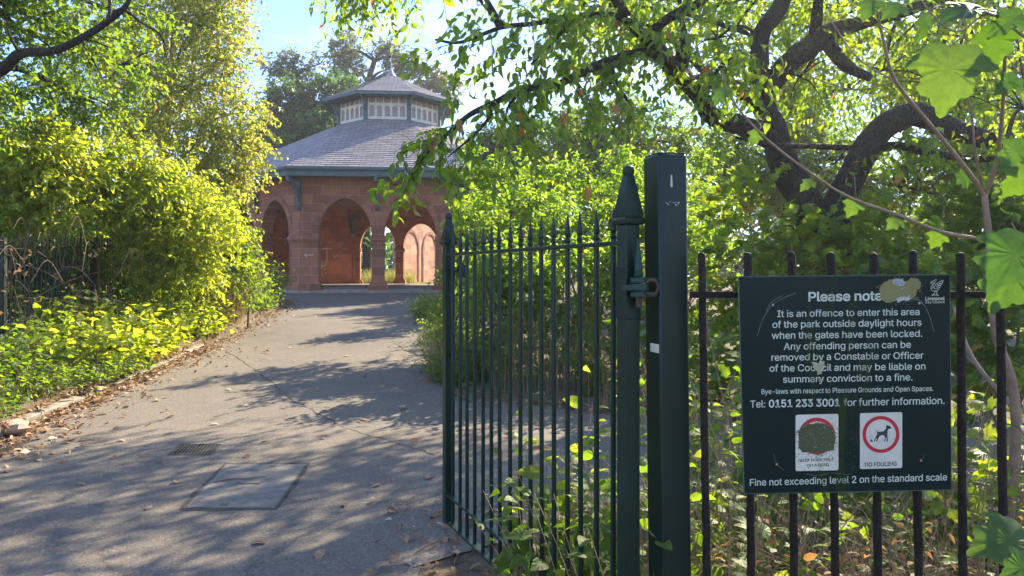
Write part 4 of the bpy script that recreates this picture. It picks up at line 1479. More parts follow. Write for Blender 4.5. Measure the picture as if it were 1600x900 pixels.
for k in range(110):
    ang = random.uniform(0, 2 * math.pi)
    rr_ = random.gauss(1.0, 0.12)
    x, y = 1205 + 150 * rr_ * math.cos(ang), 160 + 88 * rr_ * math.sin(ang)
    a_, b_ = s2(*crop4(x, y)); r_ = random.uniform(0.0004, 0.0019)
    mb.add([(a_ + r_ * math.cos(q) * random.uniform(0.5, 1.4), -0.0015, b_ + r_ * math.sin(q) * random.uniform(0.5, 1.4)) for q in (0, 1.1, 2.2, 3.3, 4.6, 5.4)], [(0, 1, 2, 3, 4, 5)])
mb.build('smear_flecks', PAINT_BLOB, sign)
blob('torn_patch', m_plain('torn_paper', (0.32, 0.31, 0.2), 0.8, 0, 0.5, 60), [(552, 682), (600, 690), (650, 678), (645, 735), (628, 770), (600, 780), (590, 740), (565, 725)], crop4, -0.0013, 4)
blob('torn_patch', m_plain('torn_paper_small', (0.28, 0.24, 0.13), 0.8, 0, 0.5, 60), [(600, 805), (625, 800), (630, 825), (612, 832)], crop4, -0.0013, 3)
# two stickers
def rrect(x0, y0, x1, y1, dy, r=14):
    """rounded rectangle, sheared by dy along its width"""
    out = []
    for cx, cy_, a0 in ((x1 - r, y0 + r, -90), (x1 - r, y1 - r, 0), (x0 + r, y1 - r, 90), (x0 + r, y0 + r, 180)):
        for k in range(5):
            a = R(a0 + 90 * k / 4)
            x, y = cx + r * math.cos(a), cy_ + r * math.sin(a)
            out.append((x, y + dy * (x - x0) / (x1 - x0)))
    return out
def flat(name, mat, pts, crop, yoff, parent=None):
    mb = MB()
    mb.add([(a_, yoff, b_) for a_, b_ in (s2(*crop(x, y)) for x, y in pts)], [tuple(range(len(pts)))])
    return mb.build(name, mat, parent)
def ring(cx, cy_, ro, ri, crop, yoff, mat, parent, a0=0, a1=360, n=56):
    v, f = [], []
    for k in range(n + 1):
        q = R(a0 + (a1 - a0) * k / n)
        for r_ in (ro, ri):
            a_, b_ = s2(*crop(cx + r_ * math.cos(q), cy_ + r_ * math.sin(q)))
            v.append((a_, yoff, b_))
    f = [(2 * k, 2 * k + 1, 2 * k + 3, 2 * k + 2) for k in range(n)]
    return MB().add(v, f).build('red_ring', mat, parent)
k1 = flat('sticker', STK_WHITE, rrect(437, 226, 752, 640, -7), crop5, -0.0010, sign)
k1['label'] = 'grimy left sticker with its picture worn off'
ring(594, 382, 136, 108, crop5, -0.0014, STK_RED, k1)
P_ = [(462, 340), (485, 300), (540, 296), (600, 282), (670, 300), (710, 330), (728, 370), (726, 440), (715, 485), (650, 500), (560, 503), (490, 498), (462, 470)]
b = blob('grime', STK_DIRT, P_, crop5, -0.0018, 5, k1)
mb = MB()
for k in range(420):
    ang = random.uniform(0, 2 * math.pi)
    rr_ = random.gauss(1.0, 0.13)
    x, y = 594 + 140 * rr_ * math.cos(ang), 400 + 118 * rr_ * math.sin(ang)
    if k % 3 == 0:
        x, y = random.uniform(445, 745), random.uniform(500, 632)
    if not (442 < x < 747 and 230 < y < 634):
        continue
    a_, b_ = s2(*crop5(x, y)); r_ = random.uniform(0.0004, 0.0016) * random.choice((0.6, 1, 1.4))
    mb.add([(a_ + r_ * math.cos(q) * random.uniform(0.6, 1.3), -0.0021, b_ + r_ * math.sin(q) * random.uniform(0.6, 1.3)) for q in (0, 1.1, 2.2, 3.3, 4.6, 5.4)], [(0, 1, 2, 3, 4, 5)])
mb.build('specks', STK_DIRT, k1)
mb = MB()
for k in range(70):                      # where the dark film has flaked off again
    x, y = random.uniform(475, 715), random.uniform(305, 495)
    a_, b_ = s2(*crop5(x, y)); r_ = random.uniform(0.0003, 0.0012)
    mb.add([(a_ + r_ * math.cos(q) * random.uniform(0.5, 1.3), -0.0023, b_ + r_ * math.sin(q) * random.uniform(0.8, 2.4)) for q in (0, 1.1, 2.2, 3.3, 4.6, 5.4)], [(0, 1, 2, 3, 4, 5)])
mb.build('flakes', m_plain('flake', (0.27, 0.27, 0.2), 0.7, 0, 0.6, 300), k1)
for s_, a_, b_, c_, d_, cap in (('KEEP DOGS HELD', 468, 572, 720, 562, 20), ('ON A LEAD', 520, 610, 680, 602, 21)):
    tline(s_, a_, b_, c_, d_, cap, crop5, True, m_plain('worn_print', (0.10, 0.09, 0.055), 0.7, 0, 0.9, 500), -0.0014, k1)
k2 = flat('sticker', STK_WHITE, rrect(910, 214, 1221, 625, -8), crop5, -0.0010, sign)
k2['label'] = 'right sticker with a dog in a red ring'
ring(1064, 370, 136, 110, crop5, -0.0014, STK_RED, k2)
tline('NO FOULING', 946, 607, 1188, 599, 30, crop5, True, STK_BLACK, -0.0014, k2)
dog = [(1030, 332), (1042, 350), (1060, 350), (1086, 345), (1098, 332), (1102, 314), (1106, 294), (1114, 305), (1126, 306), (1140, 318), (1138, 327), (1120, 330), (1113, 341), (1112, 360), (1113, 385), (1114, 422), (1104, 422), (1106, 400), (1102, 387), (1096, 400), (1094, 422), (1086, 420), (1092, 395), (1090, 379), (1070, 374), (1054, 384), (1042, 402), (1037, 423), (1028, 422), (1034, 396), (1024, 405), (1018, 421), (1012, 418), (1024, 390), (1036, 368), (1034, 350)]
flat('dog', STK_BLACK, dog, crop5, -0.0014, k2)
flat('mess', m_plain('brown_print', (0.2, 0.09, 0.05), 0.7), [(980, 424), (985, 408), (992, 402), (999, 410), (1008, 424)], crop5, -0.0014, k2)
strokes('mess_fumes', m_plain('brown_print', (0.25, 0.13, 0.08), 0.7), [[(985, 396), (980, 388), (986, 378)], [(996, 394), (1000, 382), (994, 370)]], 1.5, crop5, -0.0014).parent = k2

# ------------------------------------------------------------------ the fence behind the hedge on the left
lf = thing('park_fence', 'tall dark green railings half buried in the hedge left of the path', 'fence', (0, 0, 0))
A, B = Vector((-6.15, 6.5, 0)), Vector((-8.4, 21.0, 0))
dirv = (B - A).normalized()
Lf = (B - A).length
def fz(s): return gz((A + dirv * s).y) + 0.1
mbx = MB().lathe([(0.008, 0.0), (0.008, 1.72), (0.002, 1.76)], 6)
me_lb = mbx.mesh('bar', FENCE_DARK)
nb = int(Lf / 0.115)
many = MB()
for k in range(nb):
    s = k * 0.115
    p = A + dirv * s
    if k < 96:
        b = link(bpy.data.objects.new('bar', me_lb), lf)
        b.location = (p.x, p.y, fz(s))
    else:
        many.lathe([(0.008, 0.0), (0.008, 1.72), (0.002, 1.76)], 6, (p.x, p.y, fz(s)))
o = many.build('far_bars', FENCE_DARK, lf)
o['kind'] = 'stuff'
for z in (0.18, 1.60):
    mb = MB()
    m = 14
    for k in range(m):
        a_, b_ = A + dirv * Lf * k / m, A + dirv * Lf * (k + 1) / m
        a_.z, b_.z = fz(Lf * k / m) + z, fz(Lf * (k + 1) / m) + z
        d_ = (b_ - a_)
        mm = Matrix.Translation(a_) @ d_.to_track_quat('X', 'Z').to_matrix().to_4x4()
        mb.box((0, -0.02, -0.006), (d_.length, 0.02, 0.006), mm)
    mb.build('rail', FENCE_DARK, lf)
for s in (0.05, 2.7, 5.4, 8.1, 10.8, 13.5):
    p = A + dirv * s
    MB().box((p.x - 0.03, p.y - 0.03, fz(s) - 0.2), (p.x + 0.03, p.y + 0.03, fz(s) + 1.75)).build('fence_post', FENCE_DARK, lf)
# ================================================================== TREES AND SHRUBS
def limb_pts(L):
    return [W(*q) for q in L]

# ---- the leaning cherry on the right
CB = W(1290, 345, 9.0); CB.z = gz(9.0)
cherry = thing('cherry_tree', 'old dark cherry tree with twisted limbs arching over the gate', 'tree', CB)
tr = MB()
px2m = lambda w, D: w * D / F / 2
def limb(pts, widths, sides=10, sm=5, mb=None):
    P_ = limb_pts(pts)
    (mb or tr).tube([p - CB for p in P_], [px2m(w, q[2]) for w, q in zip(widths, pts)], sides, sm, 0.07)
    return P_
limbs = []
base_pt = (1290, 560, 9.0)
limbs.append(limb([(1305, 640, 9.0), (1290, 480, 9.0), (1269, 338, 9.0), (1229, 267, 9.0), (1207, 200, 9.0), (1189, 147, 8.9), (1189, 58, 8.8), (1220, 9, 8.8), (1245, -60, 8.9), (1300, -200, 9.2)], [76, 62, 53, 45, 39, 32, 27, 26, 20, 9], 14))
limbs.append(limb([(1310, 640, 9.0), (1308, 480, 9.0), (1305, 347, 8.9), (1327, 284, 8.8), (1367, 213, 8.7), (1402, 187, 8.6), (1433, 178, 8.6), (1473, 196, 8.5), (1522, 213, 8.4), (1570, 228, 8.3), (1660, 270, 8.0)], [66, 56, 47, 43, 41, 40, 38, 33, 30, 25, 12], 14))
limbs.append(limb([(1200, 215, 8.95), (1158, 196, 8.6), (1113, 182, 8.2), (1091, 147, 7.9), (1073, 129, 7.7), (1047, 102, 7.3), (1020, 67, 7.0), (989, 40, 6.7), (950, -20, 6.4), (900, -90, 6.0)], [34, 32, 28, 28, 30, 26, 22, 18, 14, 6]))
limbs.append(limb([(1189, 165, 8.9), (1149, 138, 8.4), (1113, 127, 8.0), (1073, 131, 7.7)], [26, 24, 24, 24]))
limbs.append(limb([(1062, 120, 7.65), (1066, 88, 7.5), (1069, 60, 7.4)], [24, 22, 15]))
limbs.append(limb([(1189, 150, 8.9), (1229, 102, 8.8), (1273, 67, 8.8), (1300, 49, 8.8), (1344, 36, 8.8), (1411, 18, 8.9), (1470, -5, 9.0), (1560, -60, 9.2)], [36, 34, 34, 30, 22, 18, 14, 6]))
limbs.append(limb([(1288, 62, 8.8), (1322, 102, 8.6), (1360, 122, 8.4)], [24, 20, 12]))
limbs.append(limb([(1273, 60, 8.8), (1278, 10, 8.6), (1285, -50, 8.5)], [20, 16, 8]))
limbs.append(limb([(1367, 236, 8.7), (1398, 227, 8.5), (1456, 240, 8.2), (1540, 249, 7.8), (1610, 235, 7.4)], [14, 13, 11, 10, 6]))
limbs.append(limb([(1345, 233, 8.8), (1287, 229, 8.7), (1225, 227, 8.4), (1150, 215, 8.0)], [9, 9, 7, 4]))
limbs.append(limb([(1047, 102, 7.3), (1011, 82, 7.0), (953, 95, 6.5), (900, 118, 6.0), (860, 138, 5.7), (820, 138, 5.5), (773, 160, 5.2), (733, 180, 5.0), (700, 208, 4.9), (672, 232, 4.8)], [18, 15, 14, 13, 12, 11, 9, 8, 6, 3]))
limbs.append(limb([(1020, 67, 7.0), (967, 27, 6.6), (900, 25, 6.2), (833, 37, 5.8), (783, 43, 5.5), (720, 66, 5.3), (680, 62, 5.2)], [12, 11, 10, 8, 7, 5, 3]))
limbs.append(limb([(1010, 57, 6.9), (1047, 27, 6.8), (1100, 0, 6.8), (1140, -40, 6.8)], [16, 15, 12, 7]))
limbs.append(limb([(773, 160, 5.2), (760, 190, 5.1), (730, 220, 5.0), (700, 245, 4.9)], [6, 5, 4, 2]))
limbs.append(limb([(820, 138, 5.5), (795, 165, 5.5), (790, 190, 5.45)], [5, 4, 2]))
limbs.append(limb([(900, 118, 6.0), (905, 140, 5.9), (900, 160, 5.8)], [5, 4, 2]))
limbs.append(limb([(953, 95, 6.5), (965, 130, 6.3), (985, 165, 6.2)], [6, 5, 3]))
limbs.append(limb([(900, 25, 6.2), (860, 70, 5.8), (830, 100, 5.6)], [6, 5, 3]))
limbs.append(limb([(700, 208, 4.9), (672, 235, 4.8), (655, 256, 4.75)], [4, 3, 2]))
limbs.append(limb([(1091, 147, 7.9), (1130, 100, 6.9), (1160, 80, 6.3), (1150, 110, 5.9)], [8, 7, 5, 3]))
limb([(783, 43, 5.5), (730, -20, 6.0), (650, -62, 6.6), (570, -48, 7.0), (510, -20, 7.2)], [6, 6, 5, 4, 2])
tr.build('trunk', BARK, cherry, 60)
# twigs along the limbs, with leaves
Cs, Ds, Fn = [], [], []
for i, P_ in enumerate(limbs):
    Pd, _ = catmull(P_, [1] * len(P_), 6)
    fine = i in (10, 11, 13, 14, 15, 16, 17, 18, 19)
    for a_, b_ in zip(Pd[:-1], Pd[1:]):
        d = (b_ - a_)
        if (i < 2 and a_.y > 7.9 and a_.z < 4.9) or i in (3, 4):
            continue
        n = d.length * (13 if fine else 8.0)
        n = int(n) + (random.random() < n - int(n))
        for _ in range(n):
            u = Vector(unit(rng.normal(size=3)))
            Cs.append(a_ + d * random.random())
            Fn.append(fine)
            Ds.append(d.normalized() * 0.7 + u * 0.9 + Vector((0, 0, 0.05 if not fine else -0.25)))
tw = MB()
chunks = []
def open_trunk(P_):
    # the inner crown round the fork is bare wood: no leafy shoots on the near side of the stems
    x, z = P_[:, 0], P_[:, 2]
    return ~((P_[:, 1] < 9.3) & (P_[:, 1] > 6.6) & (x > 2.35) & (x < 4.3) & (z > 2.1) & (z < 4.1 + 0.12 * (x - 2.35)))
Fn = np.array(Fn)
for flag, L1, L2, k1, k2 in ((False, 0.55, 0.38, 6, 5), (True, 0.34, 0.26, 5, 5)):
    C, Dr = np.array(Cs)[Fn == flag], np.array(Ds)[Fn == flag]
    ok = open_trunk(C)
    C, Dr = C[ok], Dr[ok]
    add_twigs(tw, C - np.array(CB)[None], Dr, L1, 0.004, 0.35)
    # second order: twiglets from the middle and end of every twig
    C2 = np.concatenate([C + unit(Dr) * L1 * 0.55, C + unit(Dr) * L1 * 0.9]); C2[:, 2] -= 0.05
    D2 = np.concatenate([Dr, Dr]) + rng.normal(size=(2 * len(C), 3)) * 0.8 + np.array([0, 0, -0.25])
    add_twigs(tw, C2 - np.array(CB)[None], D2, L2, 0.0026, 0.4)
    chunks += [spray_leaves(C, Dr, k1, L1, 0.09 if flag else 0.105, T_OVATE, 0.85, 0.6), spray_leaves(C2, D2, k2, L2, 0.086 if flag else 0.1, T_OVATE, 0.95, 0.6)]
# thin sprays hanging from the bough that reaches left over the path
C = np.array([W(random.gauss(572, 34), random.uniform(-55, -5), random.uniform(6.7, 7.3)) for _ in range(60)])
Dr = rng.normal(size=(60, 3)) * 0.3 + np.array([0, 0, -1.0])
add_twigs(tw, C - np.array(CB)[None], Dr, 0.34, 0.0025, 0.2)
chunks.append(spray_leaves(C, Dr, 8, 0.34, 0.075, T_OVATE, 0.7, 0.5))
# upper canopy
lumps = [LP(1050, -60, 8.2, 150, 60), LP(1240, -120, 9.5, 160, 90), LP(1400, -40, 9.5, 150, 70), LP(1520, 60, 9.3, 120, 80), LP(1380, 110, 9.8, 110, 60), LP(1250, 120, 10.6, 80, 50),
         LP(1120, 60, 9.2, 90, 60), LP(900, -40, 7.0, 120, 50), LP(1600, -60, 8.5, 140, 90), LP(1480, 150, 9.6, 110, 50), LP(1600, 170, 8.5, 80, 60), LP(700, -30, 5.6, 60, 40),
         LP(1060, -10, 11.6, 110, 50), LP(1200, -20, 11.8, 100, 60), LP(1330, 20, 12.0, 100, 60), LP(1450, 70, 12.0, 90, 50), LP(1560, 20, 11.8, 110, 70), LP(1330, 140, 12.4, 80, 40), LP(1120, 90, 11.8, 80, 45), LP(1480, 130, 11.4, 90, 40), LP(1600, 130, 10.5, 80, 50), LP(960, 20, 9.0, 90, 40)]
lumps += [(Vector((3.0, 10.8, 5.5)), 1.5, 1.0, 0.5), (Vector((4.8, 10.4, 5.4)), 1.4, 1.0, 0.6), (Vector((1.6, 11.6, 5.9)), 1.3, 0.9, 0.5), (Vector((4.0, 8.6, 5.6)), 1.4, 1.1, 0.5), (Vector((5.6, 8.8, 5.0)), 1.2, 1.1, 0.6), (Vector((2.6, 8.6, 6.1)), 1.2, 1.0, 0.5), (Vector((2.0, 12.6, 6.0)), 1.3, 0.8, 0.45), (Vector((4.4, 12.2, 5.9)), 1.3, 0.8, 0.45), (Vector((6.4, 11.2, 5.5)), 1.3, 1.0, 0.5), (Vector((1.0, 10.4, 5.4)), 1.0, 0.8, 0.4)]
C3, D3 = lump_sprays(lumps, 2.9, -0.04, 2.4, 7, 0.5, 0.5, -0.05)
ok = open_trunk(C3)
C3, D3 = C3[ok], D3[ok]
add_twigs(tw, C3 - np.array(CB)[None], D3, 0.5, 0.004, 0.35)
chunks.append(spray_leaves(C3, D3, 8, 0.5, 0.1, T_OVATE, 0.75, 0.6))
for c, rx, ry, rz in lumps:                        # boughs inside the canopy
    c = Vector(c)
    near = min((p for P_ in limbs for p in P_), key=lambda p: (p - c).length)
    tw.tube([near - CB, (near + c) / 2 - CB + Vector((0, 0, 0.15)), c - CB], [0.035, 0.022, 0.012], 6, 4, 0.05)
    for q in range(6):
        u = Vector(unit(rng.normal(size=3)))
        e = c + Vector((u.x * rx, u.y * ry, u.z * rz)) * 0.9
        tw.tube([c - CB, (c + e) / 2 - CB + Vector((0, 0, 0.08)), e - CB], [0.014, 0.009, 0.004], 5, 3, 0.05)
tw.build('branches', BARK, cherry, 60)
# a few turned orange leaves
build_leaves('crown', L_CHERRY, cherry, chunks, CB)
oc = [W(957, 165, 5.6), W(955, 160, 5.6), W(880, 178, 5.5), W(918, 292, 5.3), W(912, 290, 5.3), W(880, 175, 5.5), W(1043, 48, 6.5), W(715, 185, 4.9), W(686, 213, 4.8), W(813, 200, 5.4)]
ou = rng.normal(size=(len(oc), 3)) * 0.4 + np.array([0.2, 0, -1])
build_leaves('turned_leaves', L_RUSSET, cherry, [(np.array(oc), ou, rng.normal(size=(len(oc), 3)) + np.array([0, -1, 0.3]), rng.uniform(0.10, 0.14, len(oc)), rng.uniform(0.72, 0.95, len(oc)), T_OVATE)], CB)

# ---- left: birch, overhanging tree, hedge shrubs
plant('birch_tree', 'tall birch with small green, yellow and russet leaves behind the left hedge', 'tree', (W(235, 426, 17.0).x, 17.0, gz(17)),
      [LP(320, 40, 16.5, 70, 70), LP(250, 20, 17, 80, 60), LP(350, 95, 16, 42, 60), LP(300, 140, 16, 75, 50), LP(360, 180, 15.5, 55, 45), LP(378, 235, 15, 40, 45), LP(368, 275, 14.6, 36, 32), LP(325, 215, 15.2, 70, 45),
       LP(230, 110, 17, 70, 50), LP(290, -60, 17, 110, 60), LP(345, 15, 16.5, 42, 40), LP(310, 260, 14.8, 60, 40), LP(200, 180, 16.5, 70, 50), LP(160, 80, 17, 70, 60), LP(250, 200, 16, 60, 50)],
      L_BIRCH, BARK2, dens=5.2, k=11, length=0.5, size=0.085, tmpl=T_RHOMB, gap=-0.3, gscale=2.4, droop=0.55, stem_r=0.09,
      trunk=[W(250, 300, 17), W(265, 150, 17), W(275, 20, 17), W(285, -90, 17)], seed=3, lift=-0.15, shell=0.6)
plant('lime_tree', 'leafy green tree with a crooked dark bough at the top left edge', 'tree', (-7.6, 7.2, gz(7.2)),
      [LP(20, 40, 9.5, 110, 60), LP(120, 60, 10.5, 80, 60), LP(40, 150, 11, 100, 45), LP(130, 150, 11.5, 70, 40), LP(190, 20, 10.5, 60, 45), LP(60, -50, 9, 160, 50), LP(-90, 90, 9, 120, 100), LP(200, 100, 12, 50, 50)],
      L_GRN, BARK, dens=6.5, k=9, length=0.45, size=0.085, gap=-0.2, gscale=2.2, droop=0.4, stem_r=0.16,
      trunk=[Vector((-7.5, 7.2, 1.5)), Vector((-7.3, 7.3, 3.0)), Vector((-6.9, 7.6, 4.4)), Vector((-6.5, 8.2, 5.6))], seed=4, tone=(0.2, 1), shell=0.55)
bough = MB()
bb = Vector((-7.6, 7.2, gz(7.2)))
def bl(pts, ws):
    bough.tube([W(*p) - bb for p in pts], [px2m(w, p[2]) for w, p in zip(ws, pts)], 8, 5, 0.08)
bl([(-330, 200, 7.3), (-160, 150, 6.9), (-40, 122, 6.5), (5, 107, 6.3), (32, 84, 6.2), (85, 79, 6.1), (130, 58, 6.0), (165, 36, 5.9), (200, 4, 5.8), (215, -50, 5.8)], [44, 36, 24, 19, 15, 13, 11, 10, 8, 5])
bl([(165, 36, 5.9), (190, 14, 6.0), (222, 36, 6.2), (248, 52, 6.3), (262, 78, 6.4)], [6, 5, 4, 3, 2])
bl([(168, 34, 5.9), (172, 10, 5.9), (168, -20, 6.0)], [6, 5, 3])
bl([(32, 84, 6.2), (18, 62, 6.0), (10, 40, 5.9)], [6, 4, 2])
lime = [o for o in bpy.data.objects if o.name.startswith('lime_tree')][0]
bough.build('bough', BARK, lime, 60)
lx = dict(mat=L_YEL, bark=TWIG, crown='foliage', stem='stems', tmpl=T_OVATE, stem_r=0.03, droop=0.35)
def shrub(label, px, D, lumps, name='hedge_shrub', cat='shrub', group='shrubs of the left hedge', **kw):
    a = dict(lx); a.update(kw)
    return plant(name, label, cat, (W(px, 426, D).x, D, gz(D)), lumps, group=group, **a)
shrub('bushy yellow-green shrub behind the railings at the left edge', 10, 10.8,
      [LP(0, 240, 10.6, 90, 60), LP(70, 255, 10.8, 80, 60), LP(20, 320, 10.9, 90, 45), LP(-80, 290, 10.7, 90, 100), LP(100, 320, 10.8, 60, 50)], dens=9, k=8, length=0.35, size=0.095, gap=-0.3, seed=11, tone=(0.15, 1))
shrub('bright shrub with twiggy lower boughs above the fence post', 160, 11.8,
      [LP(150, 260, 11.6, 80, 60), LP(205, 285, 11.7, 70, 60), LP(150, 322, 12.2, 70, 45), LP(215, 340, 12.9, 65, 45)], dens=9, k=8, length=0.35, size=0.095, gap=-0.3, seed=12)
shrub('sunlit golden-green shrub in the middle of the hedge', 260, 12.6,
      [LP(265, 300, 12.4, 65, 60), LP(285, 365, 12.2, 75, 50), LP(240, 390, 12.0, 55, 45), LP(318, 345, 12.8, 60, 60), LP(290, 425, 12.2, 60, 40)], dens=9.5, k=8, length=0.32, size=0.09, gap=-0.35, seed=13, tone=(0.2, 1))
shrub('low end shrub of the hedge beside the pavilion arches', 365, 14.4,
      [LP(340, 370, 14.3, 48, 48), LP(368, 402, 14.6, 32, 42), LP(350, 430, 14.0, 55, 38), LP(385, 442, 14.8, 24, 26)], dens=10, k=8, length=0.3, size=0.085, gap=-0.4, seed=14, mat=L_GRN, tone=(0.4, 1))

for i, (lab, px, D, lm) in enumerate([
    ('dark undergrowth behind the railings at the left edge', 0, 10.2, [LP(-40, 450, 11.2, 80, 70), LP(40, 440, 11.4, 80, 60), LP(100, 430, 12.2, 60, 60), LP(0, 400, 11.8, 90, 50)]),
    ('dark undergrowth behind the middle of the railings', 180, 12.4, [LP(150, 430, 13.4, 70, 60), LP(215, 420, 14.8, 60, 60), LP(185, 390, 14.0, 70, 50), LP(260, 440, 15.4, 50, 50)])]):
    shrub(lab, px, D, lm, name='undergrowth_shrub', cat='undergrowth', mat=L_GRN, dens=8, k=8, length=0.35, size=0.09, gap=-0.5, seed=70 + i, tone=(0.0, 0.7), group='undergrowth behind the left railings')
# low plants on the bank in front of the fence
def weed(name, label, cat, x, y, rx, ry, n, h, k, size, tmpl, mat, stem=TWIG, lean=(0, 0), droop=0.3, group=None, z=None, tone=(0, 1), updir=0.8, spreadv=0.45, stemr=0.003, twice=True):
    n = int(n * 2.3)
    b = Vector((x, y, gz(y) if z is None else z))
    root = thing(name, label, cat, b, 0, group)
    a = rng.uniform(0, 2 * math.pi, n); r = np.sqrt(rng.uniform(0, 1, n))
    C = np.stack([x + rx * r * np.cos(a), y + ry * r * np.sin(a), np.full(n, b.z - 0.02)], 1)
    Dr = rng.normal(size=(n, 3)) * spreadv + np.array([lean[0], lean[1], 1.0])
    Dr = unit(Dr)
    hh = h * rng.uniform(0.5, 1.1, (n, 1))
    Dm = Dr * hh
    # work at unit length scaled per stem: build leaves stem by stem length through direction scaling
    ch = []
    t = (np.arange(k) + 0.8) / k
    pos = C[:, None, :] + Dm[:, None, :] * t[None, :, None]
    pos[:, :, 2] -= droop * (hh * t[None, :] ** 2) * 0.5
    side = rng.normal(size=(n, k, 3)); side[:, :, 2] = rng.uniform(-0.5, 0.25, (n, k))
    U = unit(side) + Dr[:, None, :] * 0.25
    Nn = rng.normal(size=(n, k, 3)) * 0.45; Nn[:, :, 2] += updir
    off = unit(side) * size * 0.35
    sz = size * rng.uniform(0.55, 1.2, (n, k)) * (1.1 - 0.35 * t[None, :])
    tn = tone[0] + (tone[1] - tone[0]) * np.clip(0.5 * rng.uniform(0, 1, (n, 1)) + 0.5 * rng.uniform(0, 1, (n, k)), 0, 1)
    build_leaves('leaves', mat, root, [((pos + off).reshape(-1, 3), U.reshape(-1, 3), Nn.reshape(-1, 3), sz.ravel(), tn.ravel(), tmpl)], b)
    mb = MB()
    # stems in three joints so that they bend
    a1 = unit(np.cross(Dr, np.array([0.3, 0.2, 0.93]))); b1 = np.cross(Dr, a1)
    vs = []
    for t_ in (0.0, 0.4, 0.75, 1.0):
        c = C + Dm * t_
        c[:, 2] -= droop * hh[:, 0] * t_ * t_ * 0.5
        rr = stemr * (1 - 0.65 * t_)
        for q in range(4):
            th = math.pi / 2 * q
            vs.append(c + (a1 * math.cos(th) + b1 * math.sin(th)) * rr)
    V = (np.stack(vs, 1).reshape(-1, 3) - np.array(b)[None]).tolist()
    f = [(j * 4 + q, j * 4 + (q + 1) % 4, j * 4 + 4 + (q + 1) % 4, j * 4 + 4 + q) for j in range(3) for q in range(4)]
    F_ = (np.array(f)[None] + (np.arange(n) * 16)[:, None, None]).reshape(-1, 4).tolist()
    mb.v = V; mb.f = F_
    # leaf stalks
    pv, pf = [], []
    A_, B_ = pos.reshape(-1, 3) - np.array(b)[None], (pos + off).reshape(-1, 3) - np.array(b)[None]
    for p, q in zip(A_.tolist(), B_.tolist()):
        o_ = len(pv)
        pv += [(p[0] - 0.0012, p[1], p[2]), (p[0] + 0.0012, p[1], p[2]), (q[0], q[1] + 0.001, q[2] + 0.001), (p[0], p[1], p[2] + 0.0022)]
        pf += [(o_, o_ + 1, o_ + 2), (o_ + 1, o_ + 3, o_ + 2), (o_ + 3, o_, o_ + 2)]
    mb.add(pv, pf)
    mb.build('stems', stem, root)
    return root

def bankz(y): return gz(y) + 0.15
g = 'leafy weeds on the left bank'
def bank_x(y, d): return edge_x(LEFT, y) - d
for (lab, y, d, rx, ry, n, h, k, size, tm, mt, tone) in [
    ('low nettle-like weeds at the near left edge below the railings', 7.9, 1.35, 0.75, 0.6, 120, 0.75, 7, 0.11, T_OVATE, L_GRN, (0.3, 0.95)),
    ('short weeds spilling over the kerb stones at the near left', 7.6, 0.7, 0.4, 0.8, 70, 0.5, 7, 0.1, T_OVATE, L_GRN, (0.3, 1)),
    ('yellow-green seedlings spilling over the kerb in mid bank', 10.2, 0.3, 0.25, 0.9, 60, 0.5, 6, 0.12, T_MAPLE, L_YEL, (0.3, 1)),
    ('green weeds and seedlings in the near corner of the left bank', 6.7, 0.55, 0.4, 0.7, 60, 0.45, 7, 0.09, T_OVATE, L_GRN, (0.2, 1)),
    ('low trailing weeds lying over the kerb at the near end', 8.6, 0.12, 0.18, 1.3, 70, 0.35, 6, 0.08, T_OVATE, L_GRN, (0.3, 1)),
    ('tall green seedlings leaning on the railings in mid bank', 10.4, 1.3, 0.4, 0.9, 70, 1.15, 8, 0.11, T_MAPLE, L_GRN, (0.4, 1)),
    ('green bramble sprawling through the yellow-green seedlings', 9.0, 0.5, 0.35, 0.9, 60, 0.7, 7, 0.09, T_BRAMBLE, L_GRN, (0.3, 1)),
    ('straggling weeds joining the hedge to the kerb', 12.0, 0.45, 0.35, 1.2, 80, 0.8, 7, 0.1, T_OVATE, L_YEL, (0.0, 0.9)),
    ('dark green weeds close to the railings at the left', 9.2, 1.35, 0.6, 0.8, 120, 0.75, 7, 0.11, T_OVATE, L_GRN, (0.3, 0.95)),
    ('bright sycamore seedlings with broad yellow-green lobed leaves', 9.4, 0.75, 0.5, 0.9, 60, 0.8, 6, 0.16, T_MAPLE, L_YEL, (0.45, 1)),
    ('mixed low brambles in the middle of the left bank', 11.0, 0.75, 0.55, 1.0, 120, 0.8, 7, 0.13, T_MAPLE, L_YEL, (0.2, 1)),
    ('green ivy-like trailing weeds where the bank meets the grass tuft', 12.8, 0.75, 0.6, 1.0, 150, 0.75, 7, 0.11, T_MAPLE, L_YEL, (0.1, 0.9)),
    ('small leafy clump at the far end of the left bank', 16.6, 0.55, 0.5, 1.6, 170, 0.8, 7, 0.1, T_OVATE, L_GRN, (0.2, 0.95)),
    ('tall leafy weeds pressed against the pavilion end of the hedge', 19.3, 0.8, 0.6, 1.5, 150, 1.3, 8, 0.11, T_OVATE, L_GRN, (0.3, 1))]:
    weed('bank_weeds', lab, 'weeds', bank_x(y, d), y, rx, ry, n, h, k, size, tm, mt, group=g, z=bankz(y), tone=tone, spreadv=0.4 if h < 1 else 0.3)
def tuft(name, label, centre, rx, ry, n, h, lean, mat, w=0.004, curl=0.5, tone=(0, 1), group=None, cat='grass tuft'):
    root = thing(name, label, cat, centre, 0, group)
    build_blades('blades', mat, root, [blades(n, centre, rx, ry, h, lean, curl, w, tone)], centre)
    return root
tuft('grass_tuft', 'tall bleached grass tuft leaning over the left edge of the path', Vector((bank_x(14.2, 0.6), 14.2, bankz(14.2) - 0.05)), 0.45, 1.1, 900, 1.25, (0.35, -0.05), STRAW, 0.006, 0.45)
